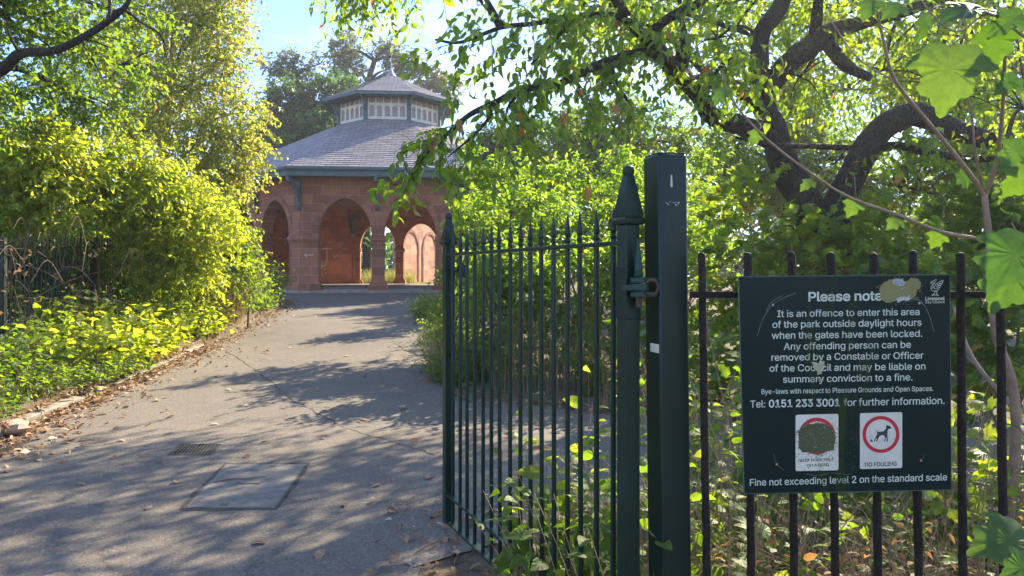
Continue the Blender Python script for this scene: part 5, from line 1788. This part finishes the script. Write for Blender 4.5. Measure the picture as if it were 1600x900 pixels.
tuft('grass_tuft', 'small dry grass tuft beside the broken kerb stones', Vector((bank_x(7.6, 0.35), 7.6, bankz(7.6) - 0.1)), 0.28, 0.3, 320, 0.34, (0.1, 0), STRAW, 0.004, 0.6)
tuft('grass_tuft', 'green grass blades at the near left corner', Vector((bank_x(6.7, 0.8), 6.7, 0.1)), 0.35, 0.4, 260, 0.55, (0.15, 0), BLADE, 0.005, 0.5)
# dry brambles and bare twigs hanging in front of the railings
root = thing('dry_bramble', 'bare reddish bramble stems tangled over the left railings', 'bramble', (-6.4, 9.0, bankz(9)))
mb = MB()
for k in range(40):
    s = Vector((random.uniform(-6.9, -5.9), random.uniform(8.2, 11.2), 0)); s.z = bankz(s.y) + random.uniform(0.6, 1.6)
    e = s + Vector((random.uniform(-0.1, 0.9), random.uniform(-0.9, 0.5), random.uniform(-0.5, 0.7)))
    m_ = (s + e) / 2 + Vector((0, 0, random.uniform(0, 0.3)))
    o_ = root.location
    mb.tube([s - o_, m_ - o_, e - o_], [0.006, 0.004, 0.002], 4, 4)
mb.build('stems', m_plain('bramble_stem', (0.2, 0.12, 0.075), 0.85), root)
C = np.array([(random.uniform(-6.6, -5.8), random.uniform(8.2, 10.6), bankz(9) + random.uniform(0.8, 1.6)) for _ in range(22)])
build_leaves('leaves', L_RUSSET, root, [spray_leaves(C, rng.normal(size=(22, 3)), 4, 0.3, 0.06, T_OVATE, 0.4, 0.6, (0, 0.75))], root.location)

# ---- trees behind the pavilion
plant('sycamore_tree', 'broad dark green tree with thin bronze top left of the lantern', 'tree', (W(490, 426, 46).x, 46, 0.81),
      [LP(480, 195, 46, 55, 40), LP(450, 165, 46, 35, 28), LP(520, 160, 46, 40, 35), LP(500, 235, 45, 70, 40), LP(430, 230, 45, 40, 50), LP(455, 190, 46, 40, 40), LP(560, 200, 46, 50, 50), LP(480, 290, 45, 90, 50)],
      L_DARK, BARK, dens=3.0, k=10, length=1.0, size=0.28, gap=-0.4, gscale=0.55, stem_r=0.35, trunk=[W(490, 300, 46), W(490, 200, 46), W(485, 140, 46)], seed=21, twig_r=0.015, shell=0.5)
plant('plane_tree', 'thin-crowned bronze tree standing against the sky left of the lantern', 'tree', (W(455, 426, 49).x, 49, 0.81),
      [LP(420, 112, 49, 24, 14), LP(455, 100, 49, 22, 16), LP(480, 125, 49, 26, 18), LP(436, 140, 49, 24, 14), LP(500, 100, 49, 22, 18), LP(520, 130, 49, 20, 20)],
      L_TOP, BARK, dens=1.3, k=9, length=0.9, size=0.26, gap=-0.05, gscale=0.8, stem_r=0.25, trunk=[W(465, 300, 49), W(468, 200, 49), W(466, 140, 49), W(464, 115, 49)], seed=22, twig_r=0.012, shell=0.6)
pt = plant('ash_tree', 'ivy-clad tree with pinkish open crown behind the lantern', 'tree', (W(575, 426, 52).x, 52, 0.81),
      [LP(545, 75, 52, 26, 20), LP(580, 85, 52, 28, 22), LP(610, 70, 52, 26, 16), LP(640, 90, 52, 26, 22), LP(530, 100, 52, 20, 16), LP(600, 110, 52, 40, 20), LP(668, 110, 52, 30, 24), LP(690, 140, 52, 30, 26), LP(570, 130, 52, 30, 24)],
      L_TOP, BARK, dens=1.3, k=9, length=0.9, size=0.26, gap=-0.1, gscale=0.75, stem_r=0.3, trunk=[W(570, 300, 52), W(565, 200, 52), W(575, 130, 52), W(585, 95, 52)], seed=23, twig_r=0.012, shell=0.6)
C, Dr = lump_sprays([LP(548, 118, 51.5, 12, 34), LP(560, 150, 51.5, 18, 26), LP(535, 150, 51.5, 14, 12)], 0.9, -0.6, 0.8, 24)
build_leaves('ivy', L_DARK, pt, [spray_leaves(C, Dr, 10, 0.7, 0.24, T_RHOMB, 0.4, 0.7, (0, 0.7))], pt.location)

# ---- right: shrubs behind the side path, trees further back
gr = 'shrubs on the far side of the side path'
rs = dict(mat=L_YEL, bark=TWIG, crown='foliage', stem='stems', tmpl=T_OVATE, stem_r=0.025, droop=0.3, name='leafy_shrub', group=gr)
def rshrub(label, px, D, lumps, **kw):
    a = dict(rs); a.update(kw)
    return shrub(label, px, D, lumps, **a)
rshrub('dusty green shrub at the corner of the path and side path', 700, 10.6,
       [LP(705, 400, 10.8, 30, 40), LP(715, 450, 10.6, 38, 60), LP(712, 520, 10.3, 38, 60), LP(740, 360, 10.8, 40, 40), LP(690, 480, 12.5, 26, 50)], mat=L_GRN, dens=7, k=8, length=0.28, size=0.07, gap=-0.3, seed=31, tone=(0.3, 1))
for i, (lab, x0, x1) in enumerate([('glowing yellow-green shrub seen over the gate near its free end', 735, 850), ('glowing yellow-green shrub seen over the middle of the gate', 850, 975), ('bright yellow-green shrub behind the gate post', 975, 1120)]):
    lm = []
    for D, py, hh in ((9.4, 430, 55), (10.6, 375, 55), (11.8, 325, 50), (13.2, 280, 48)):
        for u in (0.12, 0.5, 0.88):
            lm.append(LP(x0 + (x1 - x0) * u + random.uniform(-8, 8), py + random.uniform(-14, 14) + (12 if i == 0 else 0), D + random.uniform(-0.2, 0.2), (x1 - x0) * 0.28, hh, 0.3))
    rshrub(lab, (x0 + x1) / 2, 11.0, lm, mat=L_LIME, dens=6.2, k=8, length=0.3, size=0.085, gap=-0.35, seed=32 + i, tone=(0.0, 0.85), lift=0.6, shell=0.7)
for i, (lab, px, D, lm) in enumerate([
    ('dark leafy undergrowth behind the free half of the gate', 780, 9.2, [LP(770, 470, 9.7, 50, 55, 0.3), LP(800, 550, 9.2, 50, 55, 0.3), LP(750, 560, 9.5, 40, 45, 0.3), LP(830, 470, 9.6, 50, 60, 0.3)]),
    ('dark leafy undergrowth behind the hinge half of the gate', 900, 8.7, [LP(880, 470, 9.3, 55, 60, 0.3), LP(940, 480, 9.2, 55, 70, 0.3), LP(860, 555, 9.0, 50, 55, 0.3), LP(930, 575, 8.6, 55, 50, 0.3)]),
    ('dark leafy undergrowth behind the gate post', 1040, 8.3, [LP(1000, 480, 8.8, 55, 70), LP(1070, 490, 8.6, 60, 75), LP(1000, 580, 8.4, 55, 50), LP(1090, 590, 8.2, 60, 50)])]):
    rshrub(lab, px, D, lm, name='undergrowth_shrub', cat='undergrowth', mat=L_GRN, dens=6, k=8, length=0.32, size=0.085, gap=-0.35, seed=80 + i, tone=(0.2, 1), group='undergrowth behind the gate')
rshrub('mid-green shrub under the leaning cherry trunk', 1190, 8.6,
       [LP(1170, 330, 8.9, 70, 55), LP(1230, 380, 8.4, 70, 50), LP(1150, 420, 8.3, 60, 60), LP(1200, 480, 8.0, 70, 60), LP(1160, 560, 7.6, 70, 60)], mat=L_GRN, dens=6, k=8, length=0.3, size=0.085, tmpl=T_MAPLE, gap=-0.25, seed=35, tone=(0.5, 1))
rshrub('mid-green leafy undergrowth behind the notice', 1360, 8.0,
       [LP(1330, 390, 8.3, 75, 45), LP(1400, 370, 8.4, 70, 50), LP(1340, 460, 7.8, 80, 60), LP(1430, 450, 7.6, 80, 70), LP(1400, 560, 7.2, 90, 70), LP(1290, 560, 7.2, 80, 70)], mat=L_GRN, dens=6, k=8, length=0.3, size=0.085, tmpl=T_MAPLE, gap=-0.2, seed=36, tone=(0.45, 1))
rshrub('shaded dark shrub at the right edge behind the sapling', 1560, 8.0,
       [LP(1520, 340, 8.8, 70, 60), LP(1590, 360, 8.4, 70, 80), LP(1530, 460, 7.8, 80, 70), LP(1610, 520, 7.2, 80, 90), LP(1540, 590, 7.0, 90, 70), LP(1460, 290, 9.2, 60, 40)], mat=L_GRN, dens=6.5, k=8, length=0.3, size=0.09, tmpl=T_MAPLE, gap=-0.2, seed=37, tone=(0.2, 0.9))
rshrub('dark shrub outside the right edge beside the side path', 1760, 7.8,
       [LP(1720, 400, 8.2, 90, 90), LP(1800, 360, 8.6, 100, 100), LP(1760, 520, 7.6, 110, 90), LP(1880, 450, 8.6, 100, 110), LP(1980, 420, 9.4, 100, 110)], mat=L_GRN, dens=6, k=8, length=0.3, size=0.09, tmpl=T_MAPLE, gap=-0.2, seed=38, tone=(0.0, 0.9))
# far trees on the right
fr = dict(crown='crown', stem='trunk')
plant('elm_tree', 'blue-green tree behind the bright shrubs right of the pavilion roof', 'tree', (W(800, 426, 27).x, 27, 0.81),
      [LP(770, 250, 27, 50, 40), LP(820, 225, 27, 50, 40), LP(860, 260, 26, 50, 40), LP(800, 300, 26, 70, 40), LP(760, 320, 25, 50, 50), LP(730, 290, 26, 35, 40)],
      L_DARK, BARK, dens=5.0, k=9, length=0.6, size=0.16, gap=-0.3, gscale=1.0, stem_r=0.22, trunk=[W(800, 350, 27), W(805, 270, 27), W(810, 230, 27)], seed=41, twig_r=0.008, tone=(0.2, 0.95))
plant('elm_tree', 'mid-green tree glimpsed between cherry limbs above the gate', 'tree', (W(950, 426, 24).x, 24, 0.81),
      [LP(930, 220, 24, 60, 40), LP(980, 190, 24, 60, 40), LP(900, 200, 25, 40, 30), LP(1030, 220, 23, 60, 40), LP(960, 280, 23, 80, 50), LP(1080, 230, 24, 50, 40)],
      L_GRN, BARK, dens=5.0, k=9, length=0.6, size=0.16, gap=-0.3, gscale=1.0, stem_r=0.22, trunk=[W(960, 350, 24), W(965, 270, 24), W(970, 220, 24)], seed=42, twig_r=0.008, tone=(0.2, 0.95))
plant('elm_tree', 'pale green tree behind the forked cherry trunk', 'tree', (W(1230, 426, 20).x, 20, 0.64),
      [LP(1150, 230, 20, 60, 40), LP(1260, 190, 20, 70, 40), LP(1310, 250, 19, 60, 40), LP(1220, 280, 19, 80, 40), LP(1120, 290, 19, 70, 40), LP(1330, 310, 18, 80, 40), LP(1240, 130, 20, 60, 30)],
      L_GRN, BARK, dens=5.0, k=9, length=0.55, size=0.13, gap=-0.3, gscale=1.1, stem_r=0.2, trunk=[W(1230, 350, 20), W(1235, 270, 20), W(1240, 220, 20)], seed=43, twig_r=0.007, tone=(0.3, 1))
plant('elm_tree', 'sun-flecked tree at the right beyond the arching cherry limb', 'tree', (W(1480, 426, 18).x, 18, 0.54),
      [LP(1440, 120, 18, 70, 45), LP(1520, 130, 18, 70, 50), LP(1590, 90, 18, 80, 60), LP(1480, 250, 17, 80, 40), LP(1580, 270, 16, 70, 60), LP(1400, 290, 17, 70, 40), LP(1640, 180, 17, 80, 70)],
      L_GRN, BARK, dens=5.0, k=9, length=0.55, size=0.13, gap=-0.3, gscale=1.1, stem_r=0.2, trunk=[W(1490, 350, 18), W(1490, 270, 18), W(1500, 180, 18)], seed=44, twig_r=0.007, tone=(0.3, 1))
# distant wood closing the view all round
lumps = []
for k in range(60):
    a = R(-75 + 150 * k / 59)
    D = 64 + 10 * math.sin(k * 2.3)
    if abs(math.sin(a) * D / (math.cos(a) * D) * F + 800 - 650) < 60:
        hgt = 2.6
    else:
        hgt = 4.2 + 1.2 * math.sin(k * 1.7)
    lumps.append((Vector((math.sin(a) * D, math.cos(a) * D, 0.8 + hgt * 0.7)), 3.2, 2.0, hgt))
C, Dr = lump_sprays(lumps, 0.25, -0.6, 0.3, 51)
o = build_leaves('woodland', L_DARK, None, [spray_leaves(C, Dr, 9, 1.3, 0.5, T_RHOMB, 0.3, 0.8, (0.1, 0.9))])
o['kind'] = 'stuff'
o['label'] = 'distant wood closing the view behind the park'
o['category'] = 'woodland'
# grass lawn beyond the pavilion
def lawn_z(y): return gz(y)
o = build_blades('grass', BLADE, None, [blades(5200, (-4, 41, 0.82), 10, 4.0, 0.22, (0, 0), 0.5, 0.012, (0.2, 1), gz), blades(1500, (-6.9, 38.6, 0.82), 1.6, 1.4, 1.0, (0.1, 0), 0.4, 0.012, (0.6, 1), gz)])
o['kind'] = 'stuff'

# ---- right verge of the main path
gv = 'low plants on the right verge of the path'
for lab, x, y, rx, ry, n, h, mt, tone in [
    ('low dusty weeds at the right path edge nearest the gate', -0.75, 9.4, 0.3, 0.7, 80, 0.45, L_GRN, (0.2, 0.9)),
    ('soft low weeds at the foot of the shrubs where the side path turns', -0.7, 9.9, 0.35, 0.5, 90, 0.55, L_GRN, (0.2, 1)),
    ('low weeds on the right path edge halfway to the pavilion', -1.05, 12.6, 0.4, 1.4, 130, 0.6, L_GRN, (0.1, 0.9)),
    ('low weeds on the right verge close to the pavilion', -1.8, 17.5, 0.5, 2.4, 190, 0.7, L_GRN, (0.1, 0.9))]:
    weed('verge_weeds', lab, 'weeds', x, y, rx, ry, n, h, 7, 0.08, T_OVATE, mt, group=gv, tone=tone)
tuft('grass_tuft', 'dry straw-coloured tuft showing left of the open gate', Vector((-0.95, 10.0, gz(10))), 0.25, 0.6, 330, 0.75, (-0.15, -0.1), STRAW, 0.004, 0.4)
tuft('grass_tuft', 'long dead grass hanging under the shrubs behind the gate bars', Vector((0.55, 8.6, gz(8.6))), 0.8, 0.3, 300, 1.2, (-0.02, -0.2), STRAW, 0.003, 0.3, (0, 0.35))
tuft('grass_tuft', 'dead brown grass at the foot of the shrubs behind the gate hinge', Vector((1.4, 7.6, gz(7.6))), 0.5, 0.25, 160, 0.8, (0, -0.2), STRAW, 0.003, 0.35, (0, 0.6))
shr = [('shaded dark shrub filling the verge beside the pavilion', -1.0, 16.0), ('dark shrub at the right of the pavilion arches', -0.9, 21.0)]
for i, (lab, x, y) in enumerate(shr):
    px = 800 + x / y * F
    rshrub(lab, px, y, [LP(px, 400, y, 28, 45), LP(px + 20, 350, y, 35, 45), LP(px - 12, 445, y, 22, 30)], mat=L_GRN, dens=8, k=8, length=0.35, size=0.1, gap=-0.4, seed=60 + i, tone=(0.0, 0.9), group='dark shrubs beside the pavilion')

# ---- the young sycamore in front of the railings' right end
sb = Vector((2.02, 3.0, 0))
sap = thing('sycamore_sapling', 'slender bare-stemmed sycamore sapling with broad lobed leaves at the right', 'sapling', sb)
mb = MB()
def st(pts, ws, sm=5):
    mb.tube([W(*p) - sb for p in pts], [px2m(w * 0.78, p[2]) for w, p in zip(ws, pts)], 8, sm, 0.06)
st([(1556, 980, 3.0), (1588, 660, 3.0), (1556, 520, 3.0), (1546, 430, 3.0), (1545, 370, 3.0), (1538, 305, 3.0)], [22, 20, 17, 14, 13, 12])
st([(1538, 305, 3.0), (1510, 265, 2.95), (1462, 205, 2.9), (1400, 128, 2.8), (1382, 70, 2.75), (1364, -10, 2.7)], [10, 9, 8, 7, 6, 4])
st([(1538, 305, 3.0), (1524, 240, 2.9), (1518, 180, 2.85), (1502, 110, 2.8)], [6, 5, 4, 3])
st([(1540, 305, 3.0), (1558, 250, 2.9), (1568, 150, 2.7), (1572, 60, 2.5), (1590, -20, 2.4)], [8, 8, 7, 6, 4])
st([(1542, 375, 3.0), (1470, 362, 3.0), (1400, 335, 3.0), (1330, 310, 3.0), (1280, 280, 3.0), (1225, 240, 3.0), (1180, 200, 3.0), (1140, 150, 3.0), (1128, 110, 3.0)], [8, 7, 7, 6, 5, 5, 4, 3, 2])
st([(1400, 128, 2.8), (1340, 90, 2.9), (1290, 20, 3.0)], [4, 3, 2])
st([(1400, 128, 2.8), (1330, 140, 2.9), (1240, 110, 3.0)], [3, 3, 2])
st([(1604, 60, 1.95), (1545, 22, 1.97), (1494, 50, 1.95), (1446, 10, 2.0), (1430, -30, 2.1)], [5, 4, 4, 3, 3])
st([(1550, 460, 3.0), (1660, 420, 2.3), (1640, 380, 1.85), (1614, 250, 1.83), (1608, 150, 1.9), (1604, 60, 1.95)], [9, 8, 7, 6, 6, 5])
st([(1588, 660, 3.0), (1680, 780, 2.2), (1640, 830, 1.76), (1626, 870, 1.66)], [9, 8, 6, 5])
st([(1585, 640, 3.1), (1520, 560, 3.3), (1490, 480, 3.5)], [10, 8, 5])
# leaves: base (px,py), tip (px,py), depth, tone
LV = [((1488, 72), (1470, 195), 1.9, 0.75), ((1448, 22), (1432, 82), 2.0, 0.6), ((1540, 10), (1455, 28), 2.0, 0.2), ((1598, 20), (1530, 62), 1.9, 0.45), ((1560, 40), (1555, 115), 2.0, 0.5),
      ((1605, 225), (1548, 268), 1.8, 0.5), ((1606, 265), (1562, 318), 1.8, 0.7), ((1600, 400), (1540, 500), 1.9, 0.6), ((1606, 370), (1536, 462), 1.7, 0.3), ((1604, 430), (1552, 468), 2.0, 0.8),
      ((1606, 838), (1500, 862), 1.7, 0.75), ((1612, 880), (1560, 905), 1.6, 0.5), ((1410, 8), (1372, 30), 2.4, 0.5), ((1590, 120), (1548, 150), 2.2, 0.3),
      ((1270, 282), (1246, 300), 3.0, 0.8), ((1338, 312), (1322, 345), 3.0, 0.7), ((1470, 362), (1452, 395), 3.0, 0.7), ((1405, 338), (1385, 360), 3.0, 0.8), ((1500, 268), (1520, 300), 2.95, 0.5), ((1185, 205), (1170, 232), 3.0, 0.7), ((1135, 140), (1112, 165), 3.0, 0.5),
      ((1510, 120), (1490, 150), 2.8, 0.4), ((1366, 0), (1345, 35), 2.7, 0.5), ((1572, 60), (1550, 95), 2.5, 0.4)]
P_, U_, N_, S_, T_ = [], [], [], [], []
pm = mb
for (bx, by), (tx, ty), D, tone_ in LV:
    p = W(bx, by, D); q = W(tx, ty, D + random.uniform(-0.05, 0.05))
    P_.append(p); U_.append(q - p); S_.append((q - p).length * 0.8)
    N_.append((random.uniform(-0.9, 0.9), -1.0, random.uniform(0.1, 1.4))); T_.append(tone_)
    s0 = p + Vector((random.uniform(0.0, 0.1), 0.05, random.uniform(0.04, 0.12)))
    pm.tube([s0 - sb, (s0 + p) / 2 - sb + Vector((0, 0, 0.01)), p - sb], [0.002, 0.0016, 0.0013], 5, 3)
mb.build('stem', SAPSTEM, sap, 60)
build_leaves('leaves', L_SYC, sap, [(np.array(P_), np.array(U_), np.array(N_), np.array(S_), np.array(T_), T_MAPLE_HI)], sb)

# ---- weeds between the railings and the side path
gw_ = 'weeds growing up behind the railings'
WD = [('broad-leaved green weeds just right of the gate post', 0.72, 2.65, 0.16, 0.25, 16, 1.25, 7, 0.085, T_BRAMBLE, L_GRN, (0.4, 1)),
      ('leafy bramble behind the left edge of the notice', 1.05, 3.1, 0.3, 0.35, 26, 1.1, 7, 0.09, T_BRAMBLE, L_GRN, (0.2, 1)),
      ('dense brambles behind the middle of the notice', 1.6, 3.4, 0.45, 0.45, 40, 1.2, 7, 0.09, T_BRAMBLE, L_GRN, (0.1, 0.9)),
      ('bright leafy weeds between the notice and the sapling', 2.05, 3.3, 0.25, 0.4, 34, 1.25, 7, 0.085, T_MAPLE, L_YEL, (0.1, 0.9)),
      ('green weeds at the right edge behind the railings', 2.5, 3.4, 0.35, 0.4, 40, 1.2, 7, 0.085, T_BRAMBLE, L_GRN, (0.1, 0.95)),
      ('low green nettles at the foot of the railings under the notice', 1.35, 2.55, 0.45, 0.2, 34, 0.75, 6, 0.075, T_BRAMBLE, L_GRN, (0.1, 0.9)),
      ('taller green stems standing further behind the notice', 1.5, 4.3, 0.7, 0.4, 44, 1.5, 8, 0.09, T_MAPLE, L_GRN, (0.2, 1))]
for lab, x, y, rx, ry, n, h, k, size, tm, mt, tone in WD:
    weed('bramble_weeds', lab, 'weeds', x, y, rx, ry, n, h, k, size, tm, mt, group=gw_, tone=tone, spreadv=0.28, stemr=0.0035, stem=DRYSTEM)
RU = [('withered russet weeds just right of the gate post foot', 0.72, 2.35, 0.16, 0.2, 40, 0.85, 8, 0.05, (0.3, 1)), ('withered brown weeds below the left half of the notice', 1.1, 2.4, 0.28, 0.22, 90, 0.8, 5, 0.042, (0, 0.7)),
      ('withered brown weeds below the right half of the notice', 1.55, 2.42, 0.3, 0.22, 95, 0.8, 5, 0.042, (0, 0.7)), ('withered brown weeds at the right edge of the railings', 2.0, 2.5, 0.25, 0.25, 75, 0.8, 5, 0.042, (0, 0.7))]
for lab, x, y, rx, ry, n, h, k, size, tone in RU:
    weed('withered_weeds', lab, 'weeds', x, y, rx, ry, n, h, k, size, T_OVATE, L_RUSSET, group='withered weeds along the railings', tone=tone, spreadv=0.4, stemr=0.002, stem=DRYSTEM)
for lab, x, y, rx, n in [('tangle of dead grass below the notice', 1.25, 2.45, 0.5, 330), ('tangle of dead grass at the right end of the railings', 2.0, 2.5, 0.45, 280)]:
    tuft('grass_tuft', lab, Vector((x, y, 0)), rx, 0.2, n, 0.8, (0, -0.05), STRAW, 0.002, 0.75, (0, 0.45))
# weeds through the foot of the gate
WG = [('green bramble growing through the foot of the open gate', 0.24, 2.85, 0.17, 0.3, 34, 0.9, 7, 0.11, T_BRAMBLE, L_GRN, (0.3, 1)),
      ('leafy bramble between the gate and its post', 0.4, 2.55, 0.16, 0.2, 22, 0.95, 7, 0.10, T_BRAMBLE, L_GRN, (0.3, 1)),
      ('small green fern-like weed at the foot of the gate post', 0.455, 2.02, 0.03, 0.03, 8, 0.64, 6, 0.03, T_OVATE, L_GRN, (0.5, 1)),
      ('tall bramble spray with bright leaves behind the gate bars', 0.28, 3.3, 0.08, 0.1, 4, 1.35, 7, 0.1, T_BRAMBLE, L_YEL, (0.4, 1))]
for lab, x, y, rx, ry, n, h, k, size, tm, mt, tone in WG:
    weed('gate_bramble', lab, 'weeds', x, y, rx, ry, n, h, k, size, tm, mt, group='brambles round the foot of the gate', tone=tone, spreadv=0.17, stemr=0.003, stem=DRYSTEM)
weed('withered_weeds', 'withered russet weeds under the open gate', 'weeds', 0.2, 2.8, 0.3, 0.3, 40, 0.5, 7, 0.04, T_OVATE, L_RUSSET, group='withered weeds round the gate', tone=(0, 0.8), spreadv=0.45, stemr=0.002, stem=DRYSTEM)

# ================================================================== LEAF LITTER
def litter(n, pfun, s0, s1, tone=(0, 1)):
    P_ = np.array([pfun() for _ in range(n)])
    U = rng.normal(size=(n, 3)); U[:, 2] *= 0.15
    N = rng.normal(size=(n, 3)) * 0.35; N[:, 2] += 1
    return (P_, U, N, rng.uniform(s0, s1, n), rng.uniform(tone[0], tone[1], n), T_OVATE)
def on_left():
    y = random.uniform(5.0, 21) if random.random() < 0.5 else random.uniform(5.0, 12)
    d = abs(random.gauss(0.0, 0.22)) - 0.04 if random.random() < 0.88 else random.gauss(0.35, 0.4)
    x = edge_x(LEFT, y) + d
    return (x, y, gz(y) + (0.014 if d > 0 else 0.12) + random.uniform(0, 0.015))
def on_bank():
    y = random.uniform(5.0, 16); d = random.uniform(0.15, 1.6)
    return (edge_x(LEFT, y) - d, y, gz(y) + 0.16 + random.uniform(0, 0.06))
def on_gate():
    y = random.uniform(2.2, 4.6); x = random.gauss(0.0, 0.3) + (0.25 - (y - 2.2) * 0.22)
    return (x, y, 0.022 + random.uniform(0, 0.015))
def on_right():
    x = random.uniform(-0.7, 3.2); y = 8.2 - 0.75 * max(0, min(1, (x + 0.62) / 1.57)) - 0.3 * max(0, x - 0.95) + random.gauss(0.1, 0.16)
    return (x, y, gz(y) + 0.016 + random.uniform(0, 0.015))
def on_verge():
    y = random.uniform(8.3, 21); x = edge_x(mainR, y) + random.gauss(0.03, 0.14)
    return (x, y, gz(y) + 0.014 + random.uniform(0, 0.01))
def under_fence():
    return (random.uniform(0.4, 3.0), random.uniform(2.0, 4.5), 0.02 + random.uniform(0, 0.03))
ch = [litter(2100, on_left, 0.04, 0.095), litter(900, on_bank, 0.05, 0.1, (0, 0.8)), litter(420, on_gate, 0.035, 0.075), litter(600, on_right, 0.04, 0.08, (0, 0.7)), litter(420, on_verge, 0.035, 0.07), litter(700, under_fence, 0.04, 0.08, (0, 0.7))]
o = build_leaves('leaf_litter', L_DRY, None, ch)
o['kind'] = 'stuff'
o['label'] = 'dry brown leaf litter along the path edges'
# single leaves lying out on the tarmac
variants = []
for k in range(4):
    me_o = build_leaves('fallen_leaf', L_DRY if k < 3 else L_RUSSET, None, [(np.array([[0, -0.04, 0]]), np.array([[0.0, 1, 0.05]]), np.array([[0.15 * (k - 1), 0.1, 1]]), np.array([0.085]), np.array([(0.95, 0.7, 0.35, 0.9)[k]]), T_OVATE)])
    variants.append(me_o.data)
    bpy.data.objects.remove(me_o)
spots = [(388, 714), (187, 690), (607, 714), (106, 686), (330, 668), (275, 650), (412, 596), (470, 560), (548, 575), (628, 566), (600, 610), (520, 640), (560, 662), (440, 640), (640, 640), (658, 600), (655, 548), (585, 520), (500, 520), (560, 500), (455, 545),
         (395, 850), (505, 874), (625, 880), (270, 760), (120, 760), (60, 720), (590, 760), (545, 790), (220, 800), (660, 690), (675, 745), (510, 690), (420, 690), (240, 720), (465, 600), (350, 610), (395, 640), (640, 505), (600, 545), (530, 560), (575, 590), (680, 660), (150, 650), (90, 705), (310, 700)]
for i, (px, py) in enumerate(spots):
    px += random.uniform(-12, 12); py += random.uniform(-5, 5)
    k = 3 if i in (15, 16, 30) else random.randint(0, 2)
    fo = link(bpy.data.objects.new('fallen_leaf', variants[k]))
    p = G(px, py)
    fo.location = (p.x, p.y, p.z + 0.014)
    fo.rotation_euler = (random.uniform(-0.2, 0.2), random.uniform(-0.25, 0.25), random.uniform(0, 6.28))
    s_ = random.uniform(0.7, 1.35)
    fo.scale = (s_, s_, s_)
    if k == 3:
        tag(fo, 'small russet fallen leaf lying on the path tarmac', 'fallen leaf', 'russet leaves on the tarmac')
    else:
        tag(fo, 'pale dry fallen leaf lying by itself on the tarmac', 'fallen leaf', 'single dry leaves on the tarmac')
# thin twigs dropped on the path
for i, (px, py, L_, a) in enumerate([(375, 752, 0.35, 0.4), (690, 850, 0.4, 0.9), (30, 722, 0.25, 0.2), (455, 780, 0.2, 2.2)]):
    p = G(px, py)
    mb = MB().tube([(-L_ / 2, 0, 0), (-L_ / 6, 0.02, 0.004), (L_ / 6, -0.01, 0.002), (L_ / 2, 0.015, 0)], [0.003, 0.004, 0.003, 0.002], 5, 4, 0.1)
    o = mb.build('twig', TWIG, None, loc=(p.x, p.y, p.z + 0.014), rot=(0, 0, a))
    tag(o, ('thin twig lying on the tarmac before the large cover', 'curved twig near the free end of the gate', 'short twig by the left kerb litter', 'tiny twig beside the near corner of the cover')[i], 'twig', 'twigs on the tarmac')

# ================================================================== THE AIR
hz = MB().box((-150, -150, -1.3), (150, 150, 22.0))
hm = bpy.data.materials.new('haze')
hm.use_nodes = True
nt = hm.node_tree
nt.nodes.clear()
ho = nt.nodes.new('ShaderNodeOutputMaterial')
hv = nt.nodes.new('ShaderNodeVolumePrincipled')
hv.inputs['Color'].default_value = (0.93, 0.95, 1.0, 1)
hv.inputs['Density'].default_value = HAZE
hv.inputs['Anisotropy'].default_value = 0.55
nt.links.new(hv.outputs[0], ho.inputs['Volume'])
if HAZE > 0:
    o = hz.build('haze', hm)
    o['kind'] = 'stuff'
